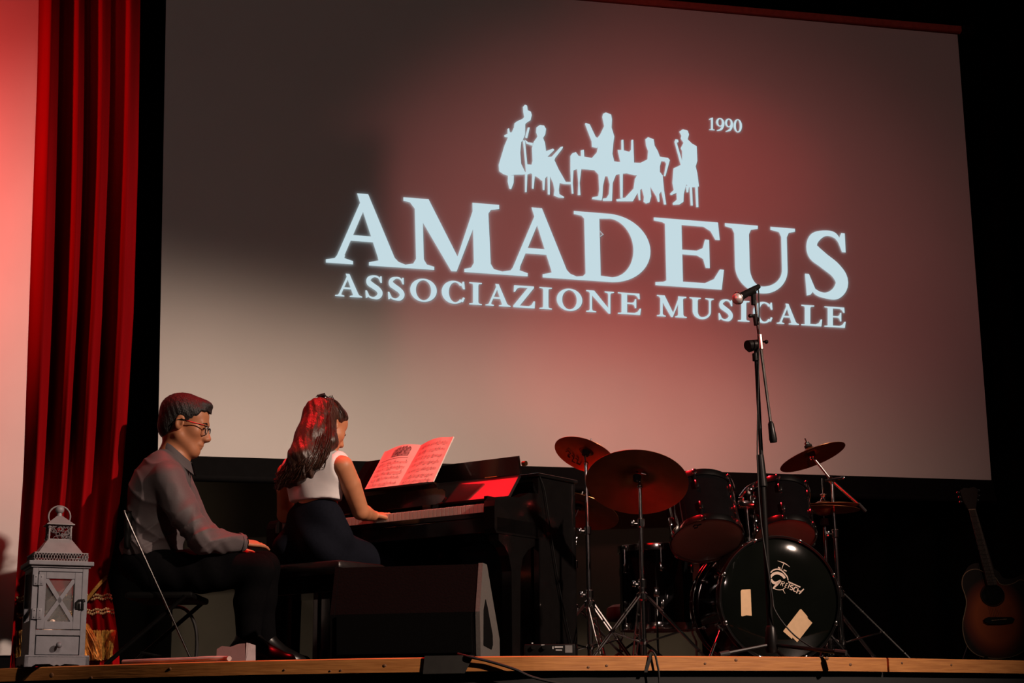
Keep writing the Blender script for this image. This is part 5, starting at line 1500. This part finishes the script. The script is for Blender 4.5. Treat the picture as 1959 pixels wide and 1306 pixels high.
def stand(px_b, Y, zs, top, label, rot, name='cymbal_stand', hleg=0.30, spread=0.30, wing=-1, tilt_n=None):
    x = P(px_b, 1150, Y).x
    c = Vector((x, Y, 0))
    t = thing(name, c, label, 'stand')
    tiers = [(0.03, zs[0], 0.0140), (zs[0]-0.03, zs[1], 0.0110), (zs[1]-0.03, zs[2], 0.0085)]
    topv = Vector(top)
    for (z0, z1, r), nm in zip(tiers, ('lower_tube', 'middle_tube', 'upper_tube')):
        f0, f1 = z0/zs[2], z1/zs[2]
        a = Vector((c.x+(topv.x-c.x)*f0, c.y+(topv.y-c.y)*f0, z0)); b = Vector((c.x+(topv.x-c.x)*f1, c.y+(topv.y-c.y)*f1, z1))
        mb = MB(); mb.cyl(a, b, r, n=14); mb.build(nm, m_chrome_r, t, smooth=True)
        if nm != 'upper_tube':
            mb = MB(); mb.lathe([(r+0.001, -0.035), (r+0.006, -0.030), (r+0.007, 0.004), (0.009, 0.008)], 14, Matrix.Translation(b)); mb.cyl(b+Vector((0, 0, -0.015)), b+Vector((wing*0.030, -0.01, -0.015)), 0.004, n=8)
            mb.cbox(b+Vector((wing*0.038, -0.012, -0.015)), (0.016, 0.006, 0.026), 0.003); mb.build('height_clamp', m_chrome_r, t, smooth=True)
    tripod(t, c, hleg, spread, rot)
    return t, c
# stand of the left crash: tube up to y=885, then a tilter to the cymbal
tA = P(1121, 886, 8.05)
st, c_ = stand(1128, 8.05, (0.36, 0.66, tA.z), tA, 'tall chrome cymbal stand nearest the piano', 40)
mb = MB(); mb.cyl(tA, cA[0]-cA[1]*0.024, 0.0055, n=8); mb.ball(tA, 0.012, 10); mb.build('tilter', m_chrome_r, st, smooth=True)
tB = P(1224, 930, 7.60)
st, c_ = stand(1229, 7.60, (0.37, 0.64, tB.z), tB, 'chrome stand holding the big ride in front of floor tom', 95)
mb = MB(); mb.tube([tB, P(1223, 915, 7.60), cB[0]-cB[1]*0.024], 0.007, 8); mb.ball(tB, 0.014, 12); mb.cyl(P(1226, 905, 7.57), P(1236, 907, 7.57), 0.004); mb.build('tilter', m_chrome_r, st, smooth=True)
tC = P(1099, 990, 8.27)
st, c_ = stand(1096, 8.27, (0.30, 0.52, tC.z), tC, 'short chrome stand with ratchet clamps just right of the piano', 10)
mb = MB()
for i_, (x_, y_) in enumerate([(1095, 1015), (1099, 1024), (1093, 1032), (1101, 1038), (1096, 1046), (1094, 1024), (1102, 1030)]): mb.cbox(P(x_, y_, 8.25), (0.012, 0.012, 0.02), 0.004)
mb.cyl(tC, cC[0]-cC[1]*0.022, 0.0055, n=8); mb.build('tilter', m_chrome_r, st, smooth=True)
tD = P(1592, 926, 8.10)
st, c_ = stand(1607, 8.10, (0.37, 0.64, tD.z), tD, 'chrome boom cymbal stand right of the bass drum', -20, hleg=0.34, spread=0.33, wing=-1)
mb = MB(); bA = cD[0]-cD[1]*0.024; bM = P(1590, 918, 8.10); bE = P(1648, 969, 8.13); mb.tube([bA, bM], 0.006, 10); mb.tube([bM, bE], 0.0075, 10); mb.build('boom_arm', m_chrome_r, st, smooth=True)
mb = MB(); mb.cyl(P(1642, 963, 8.127), P(1656, 978, 8.135), 0.009, n=10); mb.build('boom_grip', m_rubber, st, smooth=True)
mb = MB(); mb.ball(bM, 0.017, 12); mb.cyl(P(1578, 919, 8.08), P(1612, 914, 8.09), 0.006, n=8); mb.cbox(P(1612, 914, 8.09), (0.02, 0.008, 0.012), 0.003); mb.cyl(bM, tD, 0.011); mb.build('boom_clamp', m_chrome_r, st, smooth=True)
mb = MB(); mb.ball(bA, 0.011, 10); mb.cbox(bA+Vector((-0.012, -0.01, -0.008)), (0.014, 0.01, 0.02), 0.003); mb.build('tilter', m_chrome_r, st, smooth=True)

# drum throne behind the floor tom
thc = P(1222, 1172, 8.95)
th_ = thing('drum_throne', Vector((thc.x, thc.y, 0)), 'low black padded drum stool half hidden behind the floor tom', 'stool')
mb = MB(); mb.lathe([(0.0, 0.04), (0.14, 0.04), (0.165, 0.025), (0.17, -0.01), (0.16, -0.04), (0.0, -0.045)], 32, Matrix.Translation(thc)); mb.build('seat', m_felt_k, th_, smooth=True)
mb = MB(); mb.cyl(Vector((thc.x, thc.y, 0.10)), thc+Vector((0, 0, -0.04)), 0.014); mb.build('post', m_iron, th_, smooth=True)
tripod(th_, thc, 0.17, 0.26, 75, m=m_iron)

# ================================================================== microphone stand
m_stand = mat('black_powder_coat', (0.006, 0.0055, 0.0055), 0.35, var=0.1, spec=0.25)
m_steel = mat('brushed_steel', (0.45, 0.42, 0.38), 0.25, metal=1.0)
m_mesh = mat('silver_mic_grille', (0.62, 0.58, 0.58), 0.4, metal=0.6, var=0.3, scale=400)
QY = 6.95
mbase = P(1476, 1242, QY); mtop = P(1446, 668, QY+0.01)
ms = thing('microphone_stand', Vector((mbase.x, QY, 0)), 'tall black boom microphone stand in front of the drum kit', 'stand')
cl = P(1458, 905, QY); 
mb = MB(); mb.cyl(Vector((mbase.x, QY, 0.05)), cl, 0.0125, n=14); mb.build('lower_tube', m_stand, ms, smooth=True)
mb = MB(); mb.cyl(P(1459, 930, QY), P(1454, 870, QY), 0.021, 0.015, n=16); mb.build('height_grip', m_stand, ms, smooth=True)
mb = MB(); mb.cyl(cl, mtop, 0.0088, n=12); mb.build('upper_tube', m_stand, ms, smooth=True)
mb = MB(); mb.cyl(P(1446, 690, QY), P(1445, 676, QY), 0.014, n=12); ccl = P(1448, 660, QY-0.005); mb.cyl(P(1432, 662, QY-0.02), P(1452, 658, QY), 0.026, 0.020, n=18); mb.cyl(P(1436, 660, QY-0.02), P(1430, 661, QY-0.03), 0.022, n=18)
mb.cyl(P(1452, 654, QY), P(1466, 653, QY), 0.004, n=8); mb.ball(P(1466, 653.5, QY), (0.009, 0.012, 0.009), 10); mb.build('boom_clutch', m_stand, ms, smooth=True)
b0 = P(1474, 806, QY-0.03); b1_ = P(1455, 662, QY-0.02); b2_ = P(1445, 575, QY-0.02)
mb = MB(); mb.cyl(b0, b1_, 0.0062, n=10); mb.build('boom_rear_tube', m_steel, ms, smooth=True)
mb = MB(); mb.tube([b1_, P(1450, 628, QY-0.02), b2_], 0.0062, 10); mb.build('boom_front_tube', m_stand, ms, smooth=True)
mb = MB(); mb.cyl(P(1456, 668, QY-0.022), P(1453, 640, QY-0.022), 0.010, n=8); mb.build('boom_sleeve', m_steel, ms, smooth=True)
mb = MB(); mb.lathe([(0.007, 0), (0.0125, 0.01), (0.0165, 0.075), (0.014, 0.088)], 14, frame(P(1480, 846, QY-0.03)-b0, org=b0)); mb.build('counterweight', m_stand, ms, smooth=True)
mb = MB(); mb.cyl(P(1447, 622, QY-0.02), P(1444, 601, QY-0.02), 0.0105, n=10); mb.cyl(P(1446, 604, QY-0.02), P(1436, 604, QY-0.03), 0.007, n=8); mb.ball(P(1435, 604, QY-0.03), 0.009, 10); mb.build('boom_joint', m_stand, ms, smooth=True)
mb = MB(); mb.cyl(P(1442, 583, QY-0.02), P(1441, 560, QY-0.02), 0.011, n=10); mb.cyl(P(1443, 556, QY-0.02), P(1432, 560, QY-0.03), 0.016, n=14); mb.build('mic_clip', m_stand, ms, smooth=True)
hubz = P(1474, 1212, QY).z
mb = MB(); mb.lathe([(0.016, 0.13), (0.022, 0.12), (0.026, 0.04), (0.022, 0.022)], 16, Matrix.Translation((mbase.x, QY, 0))); mb.build('hub', m_stand, ms, smooth=True)
for ex, ey in ((1382, -0.10), (1612, -0.16), (1500, 0.34)):
    e = P(ex, 1250, QY+ey); e.z = 0.014
    mb = MB(); mb.tube([Vector((mbase.x, QY, 0.055)), e], 0.0078, 8); lg = mb.build('leg', m_stand, ms, smooth=True)
    mb = MB(); d = (e-Vector((mbase.x, QY, 0.055))).normalized(); mb.cyl(e-d*0.03, e+d*0.015, 0.012, n=10); mb.build('rubber_foot', m_rubber, lg, smooth=True)
mic = thing('microphone', P(1425, 563, QY-0.03), 'handheld vocal microphone with red-lit round grille clipped on the stand', 'microphone')
ma = P(1444, 552, QY-0.02); mh = P(1411, 571, QY-0.10)
ax = (mh-ma).normalized()
mb = MB(); mb.lathe([(0.010, -0.03), (0.0125, 0.0), (0.017, (mh-ma).length-0.02), (0.019, (mh-ma).length-0.012)], 18, frame(ax, org=ma)); mb.build('handle', m_stand, mic, smooth=True)
mb = MB(); mb.ball(mh, 0.0245, 20); mb.build('grille', m_mesh, mic, smooth=True)
mb = MB(); mb.torus(mh-ax*0.004, ax, 0.0245, 0.0025, 28, 8); mb.build('grille_band', m_steel, mic, smooth=True)
cab = MB(); cab.tube(bez([ma-ax*0.03, P(1449, 546, QY-0.01), P(1452, 570, QY), P(1452, 650, QY-0.05), P(1450, 760, QY-0.02), P(1449, 880, QY-0.015), P(1456, 1000, QY-0.015), P(1476, 1130, QY-0.02), P(1484, 1170, QY-0.03), P(1520, 1215, QY-0.05), P(1570, 1248, QY-0.10)], 70), 0.0033, 6)
tag(cab.build('microphone_cable', m_rubber, smooth=True, org=(mbase.x, QY, 0)), 'thin black cable running down the microphone stand to the stage', 'cable')

# ================================================================== acoustic guitar on a stand
GYg = 8.0
gn = Vector((-0.10, -0.96, 0.22)).normalized()
g0 = P(1905, 1180, GYg)
def gp_(x, y, off=0.0): return on_plane(x, y, g0 + gn*off, gn)
m_burst = bpy.data.materials.new('sunburst_lacquer'); m_burst.use_nodes = True
nt = m_burst.node_tree; b_ = nt.nodes['Principled BSDF']; b_.inputs['Roughness'].default_value = 0.3; b_.inputs['Coat Weight'].default_value = 0.3
tc = nt.nodes.new('ShaderNodeTexCoord'); mp = nt.nodes.new('ShaderNodeMapping'); mp.inputs['Scale'].default_value = (6.4, 6.4, 4.9); gr = nt.nodes.new('ShaderNodeTexGradient'); gr.gradient_type = 'SPHERICAL'
rp = nt.nodes.new('ShaderNodeValToRGB'); e_ = rp.color_ramp.elements; e_[0].position = 0.0; e_[0].color = (0.010, 0.003, 0.002, 1); e_[1].position = 0.42; e_[1].color = (0.40, 0.075, 0.015, 1)
x_ = e_.new(0.20); x_.color = (0.16, 0.022, 0.006, 1)
nz = nt.nodes.new('ShaderNodeTexNoise'); nz.inputs['Scale'].default_value = 3
nt.links.new(tc.outputs['Object'], mp.inputs['Vector']); nt.links.new(mp.outputs['Vector'], gr.inputs['Vector']); nt.links.new(gr.outputs['Fac'], rp.inputs['Fac']); nt.links.new(rp.outputs['Color'], b_.inputs['Base Color'])
m_gside = mat('dark_guitar_side', (0.018, 0.006, 0.004), 0.3)
m_gneck = mat('rosewood', (0.05, 0.025, 0.015), 0.5, var=0.3, scale=60)
m_cream = mat('cream_binding', (0.35, 0.25, 0.16), 0.5)
gt = thing('acoustic_guitar', gp_(1905, 1182), 'sunburst acoustic guitar with cutaway body leaning at far right', 'guitar')
OUT = [(1882,1094),(1870,1089),(1857,1090),(1846,1097),(1841,1108),(1841,1122),(1846,1137),(1849,1152),(1846,1170),(1842,1190),(1843,1212),(1849,1232),(1860,1246),(1876,1255),(1902,1259),(1930,1257),(1952,1249),(1966,1236),(1974,1216),(1975,1196),(1969,1176),(1964,1158),(1965,1142),(1966,1126),(1960,1112),(1951,1109),(1940,1115),(1925,1119),(1912,1116),(1903,1104)]
sm = [Vector((x, y, 0)) for x, y in OUT]
sm = bez(sm + [sm[0]], 120)[:-1]
gyz = 0.0
mb = MB(); mb.prism([gp_(p.x, p.y, -0.10) for p in sm], gn*0.098); gb = mb.build('body', m_gside, gt, smooth=True, angle=40)
mb = MB(); mb.prism([gp_(p.x, p.y, -0.002) for p in sm], gn*0.004); mb.build('soundboard', m_burst, gt)
mb = MB(); mb.tube([gp_(p.x, p.y, 0.001) for p in sm] + [gp_(sm[0].x, sm[0].y, 0.001)], 0.0022, 5); mb.build('binding', m_cream, gt, smooth=True)
mb = MB(); mb.lathe([(0.0, 0.0), (0.049, 0.0)], 36, frame(gn, org=gp_(1899, 1138, 0.0032))); mb.build('sound_hole', m_felt_k, gt)
mb = MB(); mb.torus(gp_(1899, 1138, 0.003), gn, 0.053, 0.003, 40, 6); mb.build('rosette', m_gside, gt, smooth=True)
br = [(1883,1184),(1890,1181),(1935,1181),(1941,1185),(1938,1191),(1915,1194),(1893,1194),(1884,1190)]
mb = MB(); mb.prism([gp_(x, y, 0.003) for x, y in br], gn*0.009); mb.build('bridge', m_iron, gt)
mb = MB(); mb.cyl(gp_(1897, 1186.5, 0.013), gp_(1926, 1184, 0.013), 0.0022, n=6); mb.build('saddle', m_cream, gt)
mb = MB(); mb.prism([gp_(*q, 0.004) for q in ((1889,1120),(1907,1119),(1866,974),(1853,975))], gn*0.010); nk = mb.build('fretboard', m_gneck, gt)
mb = MB(); mb.prism([gp_(*q, -0.016) for q in ((1890,1100),(1903,1099),(1865,974),(1854,975))], gn*0.020); mb.build('neck', m_gside, gt)
mb = MB()
for k in range(1, 18):
    f_ = 1-2**(-k/12)
    f_ = f_/(1-2**(-17/12))
    a_ = gp_(1853+(1889-1853)*f_, 975+(1120-975)*f_, 0.0145); b__ = gp_(1866+(1907-1866)*f_, 974+(1119-974)*f_, 0.0145); mb.cyl(a_, b__, 0.0009, n=5)
mb.build('frets', m_steel, nk)
mb = MB(); mb.cyl(gp_(1853, 975, 0.013), gp_(1866, 974, 0.013), 0.003, n=6); mb.build('nut', m_cream, gt)
mb = MB()
for k in range(6):
    f_ = (k+0.5)/6
    mb.cyl(gp_(1854+11*f_, 974, 0.017), gp_(1901+20*f_, 1186, 0.016), 0.0006, n=4)
mb.build('strings', m_steel, gt)
mb = MB(); mb.prism([gp_(*q, -0.012) for q in ((1852,976),(1866,975),(1868,960),(1870,938),(1862,933),(1852,936),(1843,935),(1836,940),(1842,958))], gn*0.016); mb.build('headstock', m_gside, gt)
for (x, y) in ((1833, 942), (1836, 951), (1838, 960), (1872, 938), (1872, 948), (1870, 957)):
    mb = MB(); mb.ball(gp_(x, y, -0.004), (0.009, 0.006, 0.007), 8); mb.build('tuning_peg', m_chrome_r, gt, smooth=True)
gs = thing('guitar_stand', Vector((gp_(1905, 1255).x, GYg+0.1, 0)), 'black tubular stand holding the sunburst guitar', 'stand')
gb_ = gp_(1905, 1258, -0.05)
for sx in (-1, 1):
    mb = MB(); mb.tube([gb_+Vector((sx*0.06, -0.06, 0.0)), gb_+Vector((sx*0.06, 0.02, -0.012)), gb_+Vector((sx*0.05, 0.14, 0.10))], 0.008, 8); mb.build('cradle_arm', m_iron, gs, smooth=True)
    q0 = gb_+Vector((0, 0.18, 0.24)); q1 = Vector((gb_.x+sx*0.16, gb_.y-0.02, 0.008)); mb = MB(); mb.tube([q0, q1], 0.009, 8); mb.build('leg', m_iron, gs, smooth=True)
q0 = gb_+Vector((0, 0.18, 0.24)); mb = MB(); mb.tube([q0, Vector((gb_.x, gb_.y+0.34, 0.008))], 0.009, 8); mb.build('leg', m_iron, gs, smooth=True)
mb = MB(); mb.tube([gb_+Vector((-0.05, 0.14, 0.10)), q0, gb_+Vector((0.05, 0.14, 0.10))], 0.008, 8); mb.build('yoke', m_iron, gs, smooth=True)

# ================================================================== small things on the stage
# amplifier box beside the piano leg
AY = 7.02
a0 = P(1003, 1250, AY); a1 = P(1101, 1250, AY)
amp = thing('stage_box', Vector(((a0.x+a1.x)/2, AY+0.1, 0)), 'low black stage box with white lettering on the floor beside the piano', 'box')
mb = MB(); mb.box((a0.x, AY, 0.0), (a1.x, AY+0.18, 0.068), 0.005); mb.build('case', m_iron, amp, smooth=True)
m_print = mat('white_print', (0.55, 0.55, 0.55), 0.6); m_plate2 = mat('grey_plate', (0.20, 0.20, 0.20), 0.5)
mb = MB(); q0, q1 = P(1081, 1234, AY), P(1095, 1248, AY); mb.box((q0.x, AY-0.0015, q1.z), (q1.x, AY, q0.z)); mb.build('grey_label', m_plate2, amp)
mb = MB()
for x0, x1, y0, y1 in ((1061, 1077, 1236, 1238.5), (1063, 1075, 1242, 1244), (1057, 1059, 1236, 1241), (1035, 1042, 1232.5, 1234), (1017, 1020, 1228.5, 1231)):
    q0, q1 = P(x0, y0, AY), P(x1, y1, AY); mb.box((q0.x, AY-0.0012, q1.z), (q1.x, AY, q0.z))
mb.build('printed_marks', m_print, amp)
for x in (1020, 1041):
    mb = MB(); q = P(x, 1238, AY); mb.cyl(q, q+Vector((0, -0.012, 0)), 0.009, n=12); mb.build('knob', m_iron, amp, smooth=True)

# pink carton and pale hose near the man's foot
m_pink = mat('pink_tissue_carton', (0.24, 0.12, 0.115), 0.7, var=0.06, scale=30); m_pinkw = mat('white_carton_flap', (0.35, 0.27, 0.27), 0.7)
BY = 6.86
q0 = P(414, 1262, BY); q1 = P(470, 1260, BY)
bx = thing('tissue_carton', Vector(((q0.x+q1.x)/2, BY+0.04, 0)), 'small pink carton on the stage edge under the man', 'box')
mb = MB(); zt_ = P(440, 1235, BY).z
pts = [(q0.x, 0.002), (q1.x, 0.002), (q1.x+0.012, zt_+0.010), (q1.x-0.03, zt_+0.008), (q0.x+0.055, zt_-0.004), (q0.x+0.02, zt_), (q0.x, zt_-0.012)]
mb.prism([(x, BY, z) for x, z in pts], (0, 0.08, 0)); mb.build('carton', m_pink, bx)
mb = MB(); mb.prism([(q1.x, BY, 0.004), (q1.x+0.012, BY-0.001, zt_+0.010), (q1.x+0.002, BY-0.004, zt_+0.012)], (0.002, 0.02, 0)); mb.prism([(q1.x+0.001, BY, 0.003), (q1.x+0.032, BY+0.05, 0.003), (q1.x+0.030, BY+0.05, zt_+0.004), (q1.x+0.012, BY, zt_+0.010)], (0, 0.003, 0)); mb.build('end_flap', m_pinkw, bx)
m_hose = mat('pale_vinyl_hose', (0.45, 0.36, 0.33), 0.5)
hp = [G(225, 1270, 0.0)+Vector((0, 0.10, 0.012)), G(290, 1268, 0)+Vector((0, 0.07, 0.012)), G(350, 1266.5, 0)+Vector((0, 0.05, 0.012)), G(395, 1265, 0)+Vector((0, 0.06, 0.014)), G(425, 1264.5, 0)+Vector((0, 0.05, 0.013)), G(437, 1264.3, 0)+Vector((0, 0.02, 0.011))]
mb = MB(); mb.tube(bez(hp, 40), 0.010, 10)
tag(mb.build('garden_hose', m_hose, smooth=True, org=(hp[0].x, hp[0].y, 0)), 'pale flexible hose lying along the stage edge beside the pink carton', 'hose')
# black cable loop behind the chair
mb = MB(); CY = 7.75
mb.tube(bez([P(318, 1163, CY), P(345, 1161, CY), P(364, 1175, CY), P(375, 1205, CY), P(376, 1245, CY), P(372, 1275, CY)], 30), 0.008, 8)
tag(mb.build('looped_cable', m_rubber, smooth=True, org=tuple(P(372, 1275, CY))), 'thick black cable looping down to the floor behind the folding chair', 'cable')
# mat draped over the edge, cables over the edge
m_mat = mat('black_rubber_mat', (0.022, 0.021, 0.019), 0.85, scale=30)
def over_edge(x0, x1, lean0, lean1, name, m, label, cat, drop=0.062):
    pts = edge_between(x0, x1)
    out1 = back_off(pts, -0.004); inn = back_off(pts, 0.30)
    rows = [[p + Vector((0, 0, 0.004)) for p in inn], [p + Vector((0, 0, 0.005)) for p in out1]]
    n = len(pts); low = []
    for i, p in enumerate(out1):
        t = i/(n-1); sh = lean0*(1-t)+lean1*t
        low.append(p + Vector((sh, 0, -drop)))
    rows.append(low)
    mb = MB(); mb.grid(rows); mb.grid([[p - Vector((0, 0.003, 0.0)) for p in r] for r in rows])
    return tag(mb.build(name, m, smooth=True, org=tuple(pts[n//2]), angle=40), label, cat)
over_edge(811, 908, -0.006, -0.035, 'rubber_mat', m_mat, 'black rubber mat hanging over the wooden stage edge below the floor monitor', 'mat')
e_ = edge_between(885, 1030)
mb = MB(); k_ = len(e_)
cabp = [e_[0]+Vector((-0.02, 0.05, 0.012)), e_[2]+Vector((0, -0.012, 0.0)), e_[k_//3]+Vector((0, -0.014, -0.02)), e_[2*k_//3]+Vector((0, -0.016, -0.05)), e_[-1]+Vector((0, -0.016, -0.085)), e_[-1]+Vector((0.22, 0.01, -0.13))]
mb.tube(bez(cabp, 40), 0.0055, 8); tag(mb.build('edge_cable', m_rubber, smooth=True, org=tuple(e_[0])), 'black cable slanting down across the pine edge from the mat', 'cable')
over_edge(1240, 1250, -0.022, -0.022, 'black_strap', m_mat, 'black strap hanging over the stage edge in front of the floor tom', 'strap')
e_ = edge_between(1240, 1262); c0 = e_[len(e_)//2]
mb = MB(); mb.tube(bez([c0+Vector((-0.02, 0.03, 0.010)), c0+Vector((-0.012, 0.0, 0.020)), c0+Vector((0.002, -0.014, 0.006)), c0+Vector((0.010, -0.014, -0.03)), c0+Vector((0.016, -0.012, -0.075)), c0+Vector((0.016, -0.01, -0.2))], 30), 0.004, 8)
tag(mb.build('looped_lead', m_rubber, smooth=True, org=tuple(c0)), 'thin black lead hooked over the pine edge beside the hanging strap', 'cable')
for nm, lb, x in (('wax_candle', 'left pink candle inside the grey lantern', -0.028), ('wax_candle', 'right pale candle inside the grey lantern', 0.034)):
    mb = MB(LM); r = 0.034 if x < 0 else 0.028; hgt = 0.052 if x < 0 else 0.040
    mb.lathe([(r, 0.1485), (r, 0.1485+hgt-0.004), (r-0.004, 0.1485+hgt), (0.004, 0.1485+hgt-0.006)], 24, Matrix.Translation((x, -0.01 if x < 0 else -0.025, 0)))
    mb.cyl((x, -0.01 if x < 0 else -0.025, 0.148+hgt-0.008), (x, -0.01 if x < 0 else -0.025, 0.148+hgt+0.008), 0.0015, n=6)
    tag(mb.build(nm, m_candle, smooth=True, org=tuple(lc+Vector((0, 0, 0.148)))), lb, 'candle')
